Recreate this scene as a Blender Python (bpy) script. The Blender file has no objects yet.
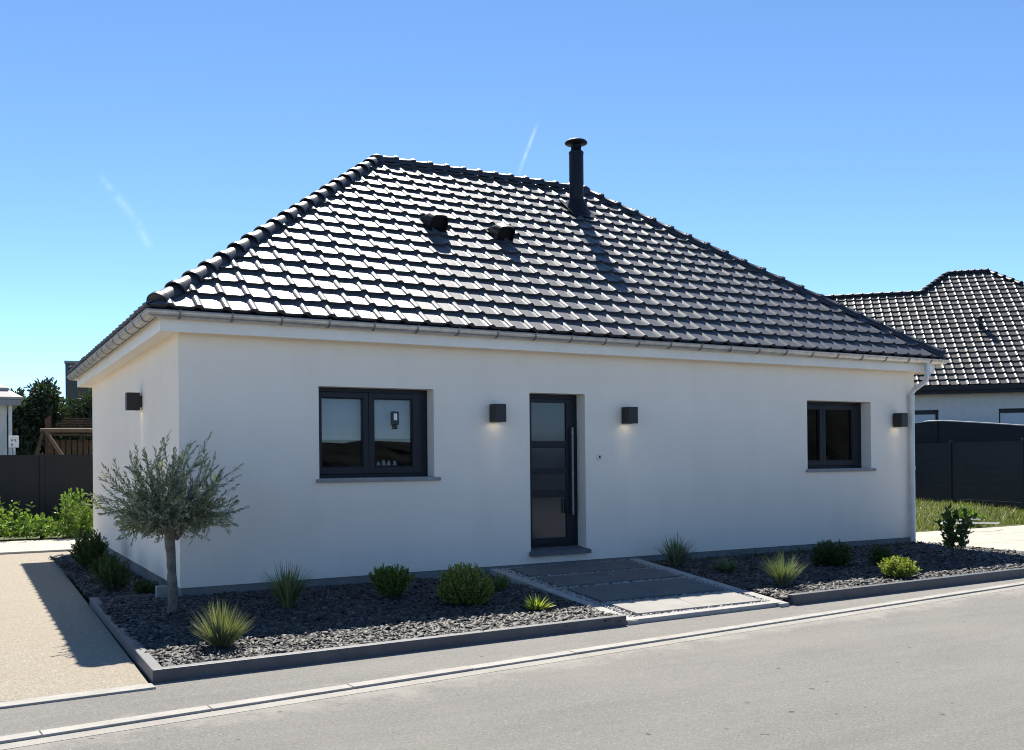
import bpy, bmesh, math, random
import numpy as np
from mathutils import Vector, Matrix, Euler
rnd = random.Random(7)
nrs = np.random.RandomState(11)
PI = math.pi
R = math.radians
scene = bpy.context.scene
COL = scene.collection

# ------------------------------------------------------------------ camera
cam_d = bpy.data.cameras.new('camera')
cam = bpy.data.objects.new('camera', cam_d)
COL.objects.link(cam)
cam_d.sensor_width = 36.0
cam_d.sensor_fit = 'HORIZONTAL'
cam_d.lens = 956.69 / 1024 * 36
cam_d.shift_x = 28.36 / 1024
cam_d.shift_y = 82.28 / 1024
cam_d.clip_start = 0.1
cam_d.clip_end = 3000
cam.matrix_world = Matrix.Translation((-2.0829, -10.8604, 1.4858)) @ \
    Matrix.Rotation(-0.4976, 4, 'Z') @ Matrix.Rotation(PI / 2 + 0.0025, 4, 'X') @ Matrix.Rotation(-0.0093, 4, 'Z')
scene.camera = cam

# ------------------------------------------------------------------ light
SUN_EL, SUN_AZ = R(51.2), R(20.5)          # azimuth measured from +Y towards +X
sun_d = bpy.data.lights.new('sun', 'SUN')
sun = bpy.data.objects.new('sun', sun_d)
COL.objects.link(sun)
sun_d.energy = 4.9
sun_d.angle = R(0.5)
sun_d.color = (1.0, 0.94, 0.84)
sd = Vector((math.sin(SUN_AZ) * math.cos(SUN_EL), math.cos(SUN_AZ) * math.cos(SUN_EL), math.sin(SUN_EL)))
sun.rotation_euler = sd.to_track_quat('Z', 'Y').to_euler()

world = bpy.data.worlds.new('World')
scene.world = world
world.use_nodes = True
wn, wl = world.node_tree.nodes, world.node_tree.links
wn.clear()
wout = wn.new('ShaderNodeOutputWorld')
bg = wn.new('ShaderNodeBackground')
sky = wn.new('ShaderNodeTexSky')
sky.sky_type = 'NISHITA'
sky.sun_disc = False
sky.sun_elevation = SUN_EL
sky.sun_rotation = SUN_AZ
sky.altitude = 1200
sky.air_density = 0.55
sky.dust_density = 0.0
sky.ozone_density = 2.8
bg.inputs['Strength'].default_value = 0.138
wl.new(bg.outputs[0], wout.inputs[0])


def wmath(op, a, b=None, c=None):
    n = wn.new('ShaderNodeMath')
    n.operation = op
    for i, v in enumerate((a, b, c)):
        if v is None:
            continue
        if isinstance(v, (int, float)):
            n.inputs[i].default_value = v
        else:
            wl.new(v, n.inputs[i])
    return n.outputs[0]


def wdot(vec_out, v):
    n = wn.new('ShaderNodeVectorMath')
    n.operation = 'DOT_PRODUCT'
    wl.new(vec_out, n.inputs[0])
    n.inputs[1].default_value = v
    return n.outputs['Value']


wtc = wn.new('ShaderNodeTexCoord')
wnoise = wn.new('ShaderNodeTexNoise')
wnoise.inputs['Scale'].default_value = 60
wnoise.inputs['Detail'].default_value = 4
wl.new(wtc.outputs['Generated'], wnoise.inputs['Vector'])


def contrail(a, b, width, amount):
    """a thin vapour trail in the sky between two directions"""
    a, b = Vector(a).normalized(), Vector(b).normalized()
    nrm = a.cross(b).normalized()
    along = (b - a)
    ln = along.length
    along.normalize()
    t = wmath('DIVIDE', wmath('SUBTRACT', wdot(wtc.outputs['Generated'], along), a.dot(along)), ln)
    off = wmath('ABSOLUTE', wdot(wtc.outputs['Generated'], nrm))
    off = wmath('ADD', off, wmath('MULTIPLY', wmath('SUBTRACT', wnoise.outputs['Fac'], 0.5), width * 1.2))
    wm = wmath('MAXIMUM', wmath('SUBTRACT', 1.0, wmath('DIVIDE', off, width)), 0.0)
    ends = wmath('MULTIPLY', wmath('MAXIMUM', wmath('MULTIPLY', t, wmath('SUBTRACT', 1.0, t)), 0.0), 4.0)
    side = wmath('GREATER_THAN', wdot(wtc.outputs['Generated'], (a + b).normalized()), 0.5)
    m = wmath('MULTIPLY', wmath('MULTIPLY', wm, wmath('POWER', ends, 0.5)), wmath('MULTIPLY', side, amount))
    return wmath('MULTIPLY', m, wmath('MAXIMUM', wmath('MULTIPLY', wmath('SUBTRACT', wnoise.outputs['Fac'], 0.36), 4.0), 0.0))


m1 = contrail((0.4992, 0.8003, 0.3325), (0.4897, 0.8236, 0.285), 0.0028, 0.14)
m2 = contrail((0.112, 0.956, 0.270), (0.1515, 0.9612, 0.228), 0.006, 0.075)
m3 = contrail((0.145, 0.961, 0.234), (0.160, 0.9645, 0.207), 0.006, 0.085)
msum = wmath('ADD', wmath('ADD', m1, m2), m3)
wmix = wn.new('ShaderNodeMix')
wmix.data_type = 'RGBA'
wl.new(msum, wmix.inputs['Factor'])
whs = wn.new('ShaderNodeHueSaturation')
whs.inputs['Hue'].default_value = 0.496
whs.inputs['Saturation'].default_value = 1.06
wl.new(sky.outputs[0], whs.inputs['Color'])
wl.new(whs.outputs[0], wmix.inputs['A'])
wmix.inputs['B'].default_value = (9.0, 9.4, 10.0, 1)
wl.new(wmix.outputs['Result'], bg.inputs['Color'])

scene.view_settings.view_transform = 'Standard'
scene.view_settings.look = 'None'
scene.view_settings.exposure = 0.88
scene.view_settings.gamma = 1.0
scene.render.engine = 'CYCLES'
scene.cycles.use_denoising = True
scene.cycles.max_bounces = 8
scene.cycles.filter_width = 1.05

# ------------------------------------------------------------------ materials


class NT:
    def __init__(self, name):
        self.m = bpy.data.materials.new(name)
        self.m.use_nodes = True
        self.n, self.l = self.m.node_tree.nodes, self.m.node_tree.links
        self.n.clear()
        self.out = self.n.new('ShaderNodeOutputMaterial')
        self.p = self.n.new('ShaderNodeBsdfPrincipled')
        self.l.new(self.p.outputs[0], self.out.inputs[0])
        self.tc = self.n.new('ShaderNodeTexCoord')

    def node(self, t, **k):
        x = self.n.new(t)
        for a, b in k.items():
            setattr(x, a, b)
        return x

    def noise(self, scale, detail=3, rough=0.55, vec=None, stretch=None):
        x = self.n.new('ShaderNodeTexNoise')
        x.inputs['Scale'].default_value = scale
        x.inputs['Detail'].default_value = detail
        x.inputs['Roughness'].default_value = rough
        src = vec or self.tc.outputs['Object']
        if stretch:
            mp = self.n.new('ShaderNodeMapping')
            mp.inputs['Scale'].default_value = stretch
            self.l.new(src, mp.inputs[0])
            src = mp.outputs[0]
        self.l.new(src, x.inputs['Vector'])
        return x.outputs['Fac']

    def ramp(self, fac, stops):
        r = self.n.new('ShaderNodeValToRGB')
        e = r.color_ramp.elements
        while len(e) < len(stops):
            e.new(0.5)
        for i, (pos, c) in enumerate(stops):
            e[i].position = pos
            e[i].color = (*c, 1) if len(c) == 3 else c
        self.l.new(fac, r.inputs[0])
        return r.outputs['Color']

    def mix(self, fac, a, b, mode='MIX'):
        x = self.n.new('ShaderNodeMix')
        x.data_type = 'RGBA'
        x.blend_type = mode
        for s, v in (('Factor', fac), ('A', a), ('B', b)):
            if isinstance(v, (int, float)):
                x.inputs[s].default_value = v
            elif isinstance(v, tuple):
                x.inputs[s].default_value = (*v, 1) if len(v) == 3 else v
            else:
                self.l.new(v, x.inputs[s])
        return x.outputs['Result']

    def bump(self, h, strength=0.3, dist=0.01):
        b = self.n.new('ShaderNodeBump')
        b.inputs['Strength'].default_value = strength
        b.inputs['Distance'].default_value = dist
        self.l.new(h, b.inputs['Height'])
        self.l.new(b.outputs[0], self.p.inputs['Normal'])

    def base(self, c):
        if isinstance(c, tuple):
            self.p.inputs['Base Color'].default_value = (*c, 1)
        else:
            self.l.new(c, self.p.inputs['Base Color'])

    def set(self, **k):
        for a, b in k.items():
            i = self.p.inputs[a.replace('_', ' ')]
            if hasattr(b, 'is_linked'):
                self.l.new(b, i)
            else:
                i.default_value = b
        return self

    def island(self):
        g = self.n.new('ShaderNodeNewGeometry')
        return g.outputs['Random Per Island']


def vary(c, k):
    return tuple(min(1, v * k) for v in c)


def mat_simple(name, c, rough=0.5, metal=0.0, var=0.12, scale=6, bump=0.0, bscale=80, spec=0.5):
    t = NT(name)
    t.base(t.ramp(t.noise(scale, 5), [(0.3, vary(c, 1 - var)), (0.7, vary(c, 1 + var))]))
    t.set(Roughness=rough, Metallic=metal, Specular_IOR_Level=spec)
    if bump:
        t.bump(t.noise(bscale, 4), bump, 0.004)
    return t.m


def mat_leaf(name, cols, rough=0.5, trans=0.25):
    t = NT(name)
    n = len(cols)
    c = t.ramp(t.island(), [(i / max(1, n - 1), q) for i, q in enumerate(cols)])
    c2 = t.mix(t.noise(5, 2), c, t.mix(1.0, c, (1.25, 1.2, 0.9), 'MULTIPLY'))
    t.base(c2)
    t.set(Roughness=rough, Specular_IOR_Level=0.35)
    tr = t.node('ShaderNodeBsdfTranslucent')
    t.l.new(t.mix(1.0, c2, (1.3, 1.5, 0.6), 'MULTIPLY'), tr.inputs['Color'])
    ms = t.node('ShaderNodeMixShader')
    ms.inputs[0].default_value = trans
    t.l.new(t.p.outputs[0], ms.inputs[1])
    t.l.new(tr.outputs[0], ms.inputs[2])
    t.l.new(ms.outputs[0], t.out.inputs[0])
    return t.m


def mk_render():
    t = NT('white_render')
    big = t.noise(0.5, 4, 0.6)
    c = t.ramp(big, [(0.3, (0.855, 0.765, 0.65)), (0.7, (0.91, 0.815, 0.695))])
    st = t.noise(2.2, 6, 0.65, stretch=(1, 1, 0.3))
    c = t.mix(t.ramp(st, [(0.45, (0, 0, 0)), (0.8, (0.5, 0.5, 0.5))]), c, (0.78, 0.70, 0.60))
    t.base(c)
    t.set(Roughness=0.92, Specular_IOR_Level=0.2)
    t.bump(t.noise(120, 5, 0.75), 0.6, 0.006)
    return t.m


def mk_tile():
    t = NT('glazed_tile')
    n1 = t.noise(1.6, 4)
    isl = t.node('ShaderNodeNewGeometry')
    c = t.ramp(n1, [(0.3, (0.058, 0.063, 0.074)), (0.7, (0.082, 0.088, 0.101))])
    vor = t.node('ShaderNodeTexWhiteNoise')
    c = t.mix(t.noise(14, 3), c, (0.094, 0.099, 0.110))
    t.base(c)
    rg = t.node('ShaderNodeMapRange')
    t.l.new(t.noise(9, 4), rg.inputs[0])
    rg.inputs[3].default_value = 0.38
    rg.inputs[4].default_value = 0.50
    t.set(Roughness=rg.outputs[0], Specular_IOR_Level=0.45, Metallic=0.0)
    t.bump(t.noise(30, 3), 0.10, 0.004)
    return t.m


def mk_asphalt(name, lo, hi, dirt):
    t = NT(name)
    sp = t.noise(62, 5, 0.85)
    c = t.ramp(sp, [(0.34, vary(lo, 0.62)), (0.48, lo), (0.54, lo), (0.68, hi)])
    pat = t.noise(0.55, 5, 0.6)
    c = t.mix(t.ramp(pat, [(0.4, (0, 0, 0)), (0.75, (0.45, 0.45, 0.45))]), c, dirt)
    pat2 = t.noise(3.2, 6, 0.7, stretch=(0.18, 1.5, 1))
    c = t.mix(t.ramp(pat2, [(0.32, (0.22, 0.22, 0.22)), (0.58, (0, 0, 0))]), c, vary(lo, 0.6))
    sx = t.node('ShaderNodeSeparateXYZ')
    t.l.new(t.tc.outputs['Object'], sx.inputs[0])

    def mth(op, a, b):
        q = t.node('ShaderNodeMath', operation=op)
        for i, v in enumerate((a, b)):
            if isinstance(v, (int, float)):
                q.inputs[i].default_value = v
            else:
                t.l.new(v, q.inputs[i])
        return q.outputs[0]
    dk = mth('SUBTRACT', mth('SUBTRACT', mth('MULTIPLY', sx.outputs[0], 0.0915), sx.outputs[1]), 4.66)
    dust = mth('SUBTRACT', mth('MULTIPLY', t.noise(2.4, 6, 0.75), 0.95), mth('MULTIPLY', mth('ABSOLUTE', dk, 0.0), 0.75))
    c = t.mix(t.ramp(dust, [(0.28, (0, 0, 0)), (0.46, (0.5, 0.5, 0.5))]), c, vary(dirt, 1.35))
    spots = t.noise(11, 1, 0.4)
    c = t.mix(t.ramp(spots, [(0.20, (0.8, 0.8, 0.8)), (0.235, (0, 0, 0))]), c, (0.06, 0.055, 0.05))
    t.base(c)
    t.set(Roughness=0.9, Specular_IOR_Level=0.25)
    t.bump(t.noise(75, 5, 0.85), 0.8, 0.012)
    return t.m


def mk_concrete(name, lo, hi, scale=3):
    t = NT(name)
    c = t.ramp(t.noise(scale, 6, 0.65), [(0.3, lo), (0.7, hi)])
    c = t.mix(t.ramp(t.noise(120, 3), [(0.35, (0.5, 0.5, 0.5)), (0.5, (0, 0, 0))]), c, vary(lo, 0.65))
    t.base(c)
    t.set(Roughness=0.85, Specular_IOR_Level=0.3)
    t.bump(t.noise(140, 4, 0.7), 0.35, 0.004)
    return t.m


def mk_gravel_ground():
    t = NT('beige_gravel_ground')
    c = t.ramp(t.noise(58, 5, 0.85), [(0.33, (0.17, 0.14, 0.105)), (0.47, (0.32, 0.278, 0.218)), (0.54, (0.365, 0.322, 0.256)), (0.68, (0.54, 0.49, 0.41))])
    c = t.mix(t.ramp(t.noise(1.1, 5), [(0.4, (0, 0, 0)), (0.7, (0.4, 0.4, 0.4))]), c, (0.34, 0.29, 0.22))
    c = t.mix(t.ramp(t.noise(22, 3, 0.6), [(0.62, (0, 0, 0)), (0.70, (0.6, 0.6, 0.6))]), c, (0.54, 0.48, 0.385))
    t.base(c)
    t.set(Roughness=0.95, Specular_IOR_Level=0.2)
    t.bump(t.noise(58, 5, 0.85), 0.7, 0.012)
    return t.m


def mk_stone(name, cols, rough=0.6, spec=0.5):
    t = NT(name)
    n = len(cols)
    c = t.ramp(t.island(), [(i / (n - 1), q) for i, q in enumerate(cols)])
    c = t.mix(t.noise(60, 3), c, t.mix(1.0, c, (0.7, 0.7, 0.72), 'MULTIPLY'))
    t.base(c)
    t.set(Roughness=rough, Specular_IOR_Level=spec)
    return t.m


def mk_glass(name, tint, refl=1.0):
    t = NT(name)
    tr = t.node('ShaderNodeBsdfTransparent')
    tr.inputs[0].default_value = (*tint, 1)
    gl = t.node('ShaderNodeBsdfGlossy')
    gl.inputs['Roughness'].default_value = 0.015
    gl.inputs['Color'].default_value = (refl, refl, refl, 1)
    fr = t.node('ShaderNodeFresnel')
    fr.inputs['IOR'].default_value = 1.42
    ms = t.node('ShaderNodeMixShader')
    t.l.new(fr.outputs[0], ms.inputs[0])
    t.l.new(tr.outputs[0], ms.inputs[1])
    t.l.new(gl.outputs[0], ms.inputs[2])
    t.l.new(ms.outputs[0], t.out.inputs[0])
    return t.m


def mk_grass():
    t = NT('lawn_soil')
    c = t.ramp(t.noise(3, 5), [(0.3, (0.055, 0.075, 0.02)), (0.6, (0.10, 0.12, 0.035)), (0.8, (0.16, 0.145, 0.06))])
    t.base(c)
    t.set(Roughness=0.95)
    t.bump(t.noise(40, 4), 0.8, 0.03)
    return t.m


def mk_emit(name, c, s):
    t = NT(name)
    t.base((0.6, 0.6, 0.55))
    t.p.inputs['Emission Color'].default_value = (*c, 1)
    t.p.inputs['Emission Strength'].default_value = s
    return t.m


M = {}
M['render'] = mk_render()
M['plinth'] = mk_concrete('grey_plinth', (0.17, 0.167, 0.16), (0.24, 0.235, 0.225))
M['tile'] = mk_tile()
M['cap'] = mat_simple('dark_cap_tile', (0.045, 0.047, 0.054), 0.36, 0.45, 0.15, 6)
M['tile_far'] = mat_simple('matt_grey_tile', (0.075, 0.073, 0.072), 0.5, 0.3, 0.15, 5)
M['white'] = mat_simple('white_board', (0.82, 0.765, 0.68), 0.45, var=0.04)
M['zinc'] = mat_simple('zinc', (0.52, 0.505, 0.48), 0.38, 0.65, 0.18, 9)
M['zinc_dark'] = mat_simple('zinc_bracket', (0.22, 0.22, 0.22), 0.5, 0.6, 0.1, 9)
M['pipe'] = mat_simple('pale_pipe', (0.62, 0.61, 0.59), 0.42, 0.15, 0.08, 7)
M['frame'] = mat_simple('anthracite_frame', (0.008, 0.010, 0.016), 0.42, var=0.1, spec=0.3)
M['lamp'] = mat_simple('dark_bronze_lamp', (0.012, 0.010, 0.009), 0.45, var=0.1)
M['steel'] = mat_simple('steel', (0.55, 0.55, 0.55), 0.22, 1.0, 0.1, 20)
M['chimney'] = mat_simple('black_flue', (0.007, 0.008, 0.012), 0.5, var=0.15, spec=0.3)
M['glass'] = mk_glass('window_glass', (0.76, 0.79, 0.80))
M['frost'] = mat_simple('smoked_glass', (0.036, 0.046, 0.052), 0.10, var=0.15, scale=2, spec=0.5)
M['blind'] = mat_simple('grey_blind', (0.62, 0.62, 0.62), 0.8, var=0.05)
M['inside'] = mat_simple('interior_paint', (0.25, 0.25, 0.25), 0.9, var=0.05)
M['sill'] = mk_concrete('grey_sill', (0.26, 0.25, 0.24), (0.34, 0.33, 0.32), 8)
M['threshold'] = mk_concrete('dark_threshold', (0.11, 0.115, 0.125), (0.16, 0.165, 0.175), 8)
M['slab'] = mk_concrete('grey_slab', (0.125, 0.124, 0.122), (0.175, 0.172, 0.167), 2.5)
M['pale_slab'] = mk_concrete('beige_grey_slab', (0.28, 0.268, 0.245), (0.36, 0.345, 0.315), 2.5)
M['slab_edge'] = mk_concrete('pale_edging', (0.33, 0.32, 0.30), (0.44, 0.425, 0.395), 6)
M['kerb'] = mk_concrete('kerb_concrete', (0.31, 0.295, 0.265), (0.43, 0.41, 0.37), 5)
M['gutterstrip'] = mk_concrete('kerb_gutter', (0.27, 0.256, 0.228), (0.38, 0.36, 0.318), 2.5)
M['board'] = mat_simple('anthracite_board', (0.085, 0.088, 0.095), 0.55, var=0.18, scale=5, bump=0.2, bscale=60)
M['road'] = mk_asphalt('road_asphalt', (0.228, 0.219, 0.202), (0.40, 0.383, 0.352), (0.30, 0.281, 0.242))
M['pave'] = mk_asphalt('pavement_asphalt', (0.23, 0.221, 0.203), (0.38, 0.365, 0.335), (0.32, 0.30, 0.26))
M['gravel'] = mk_gravel_ground()
M['pebble'] = mk_stone('beige_pebbles', [(0.36, 0.31, 0.24), (0.42, 0.37, 0.29), (0.46, 0.41, 0.325), (0.54, 0.49, 0.41)], 0.8, 0.3)
M['whitepebble'] = mk_stone('pale_pebbles', [(0.24, 0.23, 0.215), (0.40, 0.385, 0.36), (0.56, 0.54, 0.505)], 0.7, 0.3)
M['slate'] = mk_stone('slate_chips', [(0.022, 0.022, 0.023), (0.042, 0.041, 0.041), (0.066, 0.064, 0.061), (0.14, 0.131, 0.12)], 0.6, 0.35)
M['soil'] = mat_simple('dark_soil', (0.028, 0.027, 0.028), 0.95, var=0.3, scale=30, bump=0.8, bscale=50)
M['flag'] = mk_concrete('beige_paving', (0.40, 0.365, 0.30), (0.52, 0.48, 0.41), 2)
M['earth'] = mk_grass()
M['bark'] = mat_simple('olive_bark', (0.15, 0.14, 0.12), 0.9, var=0.35, scale=14, bump=0.9, bscale=45)
M['twig'] = mat_simple('twig', (0.085, 0.075, 0.055), 0.85, var=0.2)
M['olive'] = mat_leaf('olive_leaf', [(0.12, 0.132, 0.092), (0.2, 0.22, 0.155), (0.28, 0.3, 0.225), (0.4, 0.42, 0.33)], 0.42, 0.2)
M['box'] = mat_leaf('box_leaf', [(0.046, 0.089, 0.023), (0.082, 0.145, 0.032), (0.145, 0.211, 0.049), (0.244, 0.276, 0.082)])
M['boxy'] = mat_leaf('gold_box_leaf', [(0.073, 0.114, 0.024), (0.13, 0.186, 0.036), (0.244, 0.276, 0.065), (0.356, 0.356, 0.114)])
M['yellow'] = mat_leaf('variegated_leaf', [(0.095, 0.149, 0.027), (0.216, 0.27, 0.054), (0.405, 0.419, 0.121), (0.54, 0.54, 0.216)])
M['darkleaf'] = mat_leaf('dark_leaf', [(0.031, 0.054, 0.02), (0.051, 0.088, 0.027), (0.085, 0.128, 0.037)])
M['weed'] = mat_leaf('weed_leaf', [(0.068, 0.128, 0.027), (0.115, 0.203, 0.041), (0.176, 0.27, 0.061), (0.27, 0.324, 0.121)])
M['blade'] = mat_leaf('green_blade', [(0.081, 0.115, 0.054), (0.135, 0.169, 0.081), (0.216, 0.236, 0.121)])
M['yblade'] = mat_leaf('yellow_green_blade', [(0.087, 0.104, 0.06), (0.165, 0.178, 0.111), (0.26, 0.261, 0.204)])
M['gblade'] = mat_leaf('grey_green_blade', [(0.093, 0.123, 0.084), (0.151, 0.182, 0.121), (0.221, 0.245, 0.169)])
M['tallgrass'] = mat_leaf('lawn_blade', [(0.075, 0.11, 0.028), (0.12, 0.155, 0.04), (0.2, 0.2, 0.075), (0.26, 0.23, 0.12)])
M['conifer'] = mat_leaf('hedge_tree_leaf', [(0.028, 0.044, 0.026), (0.05, 0.07, 0.04), (0.09, 0.108, 0.066)], 0.6, 0.15)
M['fence'] = mat_simple('anthracite_panel', (0.012, 0.0135, 0.018), 0.55, var=0.15, spec=0.3, scale=3, bump=0.15, bscale=20)
M['wood'] = mat_simple('weathered_wood', (0.13, 0.075, 0.048), 0.85, var=0.3, scale=8, bump=0.5, bscale=30)
M['pinewood'] = mat_simple('pale_wood', (0.24, 0.155, 0.10), 0.8, var=0.2, scale=8)
M['grey_tile'] = mat_simple('grey_tile', (0.30, 0.29, 0.275), 0.6, var=0.2, scale=4)
M['cladding'] = mat_simple('brown_cladding', (0.085, 0.078, 0.07), 0.8, var=0.15, scale=2)
M['nwall'] = mat_simple('pale_neighbour_wall', (0.68, 0.64, 0.58), 0.9, var=0.05)
M['lampglow'] = mk_emit('lamp_lens', (1.0, 0.86, 0.62), 1.2)
M['plastic'] = mat_simple('white_plastic', (0.74, 0.74, 0.73), 0.4, var=0.03)
M['black'] = mat_simple('black_plastic', (0.015, 0.015, 0.016), 0.4, var=0.1)

# ------------------------------------------------------------------ mesh helpers


class MB:
    def __init__(self):
        self.v, self.f, self.s = [], [], []

    def add(self, vs, fs, smooth=False):
        o = len(self.v)
        self.v += [tuple(q) for q in vs]
        self.f += [tuple(i + o for i in f) for f in fs]
        self.s += [smooth] * len(fs)
        return self

    def box(self, a, b, m=None):
        x0, y0, z0 = a
        x1, y1, z1 = b
        vs = [(x0, y0, z0), (x1, y0, z0), (x1, y1, z0), (x0, y1, z0), (x0, y0, z1), (x1, y0, z1), (x1, y1, z1), (x0, y1, z1)]
        if m is not None:
            vs = [m @ Vector(q) for q in vs]
        return self.add(vs, [(3, 2, 1, 0), (4, 5, 6, 7), (0, 1, 5, 4), (1, 2, 6, 5), (2, 3, 7, 6), (3, 0, 4, 7)])

    def prism(self, poly, z0, z1):
        """vertical prism; z0,z1 floats or per-vertex lists"""
        n = len(poly)
        za = z0 if isinstance(z0, (list, tuple)) else [z0] * n
        zb = z1 if isinstance(z1, (list, tuple)) else [z1] * n
        vs = [(x, y, za[i]) for i, (x, y) in enumerate(poly)] + [(x, y, zb[i]) for i, (x, y) in enumerate(poly)]
        fs = [tuple(range(n - 1, -1, -1)), tuple(range(n, 2 * n))]
        for i in range(n):
            j = (i + 1) % n
            fs.append((i, j, n + j, n + i))
        return self.add(vs, fs)

    def tube(self, pts, rad, seg=8, cap=True, smooth=True):
        pts = [Vector(q) for q in pts]
        n = len(pts)
        rr = rad if isinstance(rad, (list, tuple)) else [rad] * n
        vs, fs = [], []
        ref = None
        for i, q in enumerate(pts):
            d = (pts[min(i + 1, n - 1)] - pts[max(i - 1, 0)]).normalized()
            if ref is None:
                ref = d.orthogonal().normalized()
            ref = (ref - d * ref.dot(d))
            if ref.length < 1e-6:
                ref = d.orthogonal()
            ref.normalize()
            b = d.cross(ref)
            for k in range(seg):
                a = 2 * PI * k / seg
                vs.append(q + (ref * math.cos(a) + b * math.sin(a)) * rr[i])
        for i in range(n - 1):
            for k in range(seg):
                k2 = (k + 1) % seg
                fs.append((i * seg + k, i * seg + k2, (i + 1) * seg + k2, (i + 1) * seg + k))
        self.add(vs, fs, smooth)
        if cap:
            self.add(vs[:seg], [tuple(range(seg - 1, -1, -1))])
            self.add(vs[-seg:], [tuple(range(seg))])
        return self

    def lathe(self, c, prof, seg=24, smooth=True):
        """prof: list of (r,z)"""
        vs, fs = [], []
        n = len(prof)
        for r, z in prof:
            for k in range(seg):
                a = 2 * PI * k / seg
                vs.append((c[0] + r * math.cos(a), c[1] + r * math.sin(a), c[2] + z))
        for i in range(n - 1):
            for k in range(seg):
                k2 = (k + 1) % seg
                fs.append((i * seg + k, i * seg + k2, (i + 1) * seg + k2, (i + 1) * seg + k))
        return self.add(vs, fs, smooth)

    def build(self, name, mat, parent=None, bevel=0.0):
        me = bpy.data.meshes.new(name)
        me.from_pydata(self.v, [], self.f)
        me.polygons.foreach_set('use_smooth', self.s)
        me.materials.append(mat)
        me.update()
        o = bpy.data.objects.new(name, me)
        COL.objects.link(o)
        if parent is not None:
            o.parent = parent
            o.matrix_parent_inverse = Matrix.Translation(-pos(parent))
        if bevel:
            b = o.modifiers.new('bevel', 'BEVEL')
            b.width = bevel
            b.segments = 2
            b.limit_method = 'ANGLE'
        return o


def pos(o):
    """world position of a parent (things are only translated, parts sit at the origin of the world)"""
    return o.location.copy() if o.type == 'EMPTY' else Vector((0, 0, 0))


def build_np(name, verts, faces_n, mat, parent=None):
    """fast mesh: verts (N,3), faces array (F,k)"""
    me = bpy.data.meshes.new(name)
    F, k = faces_n.shape
    me.vertices.add(len(verts))
    me.vertices.foreach_set('co', verts.astype(np.float32).ravel())
    me.loops.add(F * k)
    me.loops.foreach_set('vertex_index', faces_n.astype(np.int32).ravel())
    me.polygons.add(F)
    me.polygons.foreach_set('loop_start', np.arange(0, F * k, k, dtype=np.int32))
    me.polygons.foreach_set('loop_total', np.full(F, k, dtype=np.int32))
    me.materials.append(mat)
    me.update(calc_edges=True)
    me.validate()
    o = bpy.data.objects.new(name, me)
    COL.objects.link(o)
    if parent is not None:
        o.parent = parent
        o.matrix_parent_inverse = Matrix.Translation(-pos(parent))
    return o


def tag(o, label=None, cat=None, group=None, kind=None):
    if label:
        o['label'] = label
    if cat:
        o['category'] = cat
    if group:
        o['group'] = group
    if kind:
        o['kind'] = kind
    return o


def empty(name, loc, label, cat, group=None):
    o = bpy.data.objects.new(name, None)
    COL.objects.link(o)
    o.location = loc
    o.empty_display_size = 0.2
    return tag(o, label, cat, group)


def structure(o):
    o['kind'] = 'structure'
    return o


# ------------------------------------------------------------------ ground, road, paths
ZP = -0.10                                   # pavement and driveway level


def yfront(x):                               # outer face of the bed edging, along the pavement
    return -3.66 + 0.035 * (x + 0.9)


def ykerb(x):                                # house side of the kerb
    return -4.61 + 0.0915 * (x + 1.9)


g = MB()
n = 40
S = 400
g.add([(-S, -S, -0.20), (S, -S, -0.20), (S, S, -0.20), (-S, S, -0.20)], [(0, 1, 2, 3)])
structure(g.build('ground', M['earth']))


def quad_sheet(name, poly, z, mat):
    m = MB()
    zz = z if isinstance(z, (list, tuple)) else [z] * len(poly)
    m.add([(x, y, zz[i]) for i, (x, y) in enumerate(poly)], [tuple(range(len(poly)))])
    return structure(m.build(name, mat))


XL, XR = -60.0, 70.0
KW = 0.11
quad_sheet('road', [(XL, ykerb(XL) - 16), (XR, ykerb(XR) - 16), (XR, ykerb(XR) - KW * .5), (XL, ykerb(XL) - KW * .5)], -0.1165, M['road'])
quad_sheet('kerb_gutter', [(XL, ykerb(XL) - KW - 0.13), (XR, ykerb(XR) - KW - 0.13), (XR, ykerb(XR) - KW * .5), (XL, ykerb(XL) - KW * .5)], -0.1145, M['gutterstrip'])
quad_sheet('pavement', [(XL, ykerb(XL)), (XR, ykerb(XR)), (XR, yfront(XR) + 8), (-0.9, yfront(-0.9) + 0.2), (-0.9, -3.80), (XL, -3.80 + (XL + 0.9) * 0.055)], -0.104, M['pave'])
# kerb stones, one metre each, with a thin joint between them
kb = MB()
ang = math.atan(0.0915)
for i in range(-20, 45):
    x0 = i * 1.0 + 0.30
    w = Matrix.Translation((x0, ykerb(x0), 0)) @ Matrix.Rotation(ang, 4, 'Z')
    dz = rnd.uniform(-0.0012, 0.0012)
    kb.box((0.0015, -KW, -0.2), (1.0, 0.0, -0.099 + dz), w)
structure(kb.build('kerb', M['kerb'], bevel=0.004))

# driveway
quad_sheet('driveway', [(-14, -3.78), (-0.93, -3.70), (-0.87, 0.5), (-0.78, 6.6), (-0.02, 6.7), (-0.02, 7.9), (-14, 8.0)], -0.098, M['gravel'])
de = MB()
for i in range(14):
    x1 = -0.915 - i
    w = Matrix.Translation((x1, -3.70 - i * 0.055, 0)) @ Matrix.Rotation(0.055, 4, 'Z')
    de.box((-0.997, -0.145, -0.2), (0, 0, -0.088 + rnd.uniform(-.002, .002)), w)
structure(de.build('driveway_edging', M['kerb'], bevel=0.006))
pt = MB()
pt.box((-14, 7.9, -0.2), (0.5, 8.05, -0.06))
pt.box((-14, 8.055, -0.2), (0.5, 10.9, -0.085))
structure(pt.build('path', M['flag'], bevel=0.01))



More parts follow.
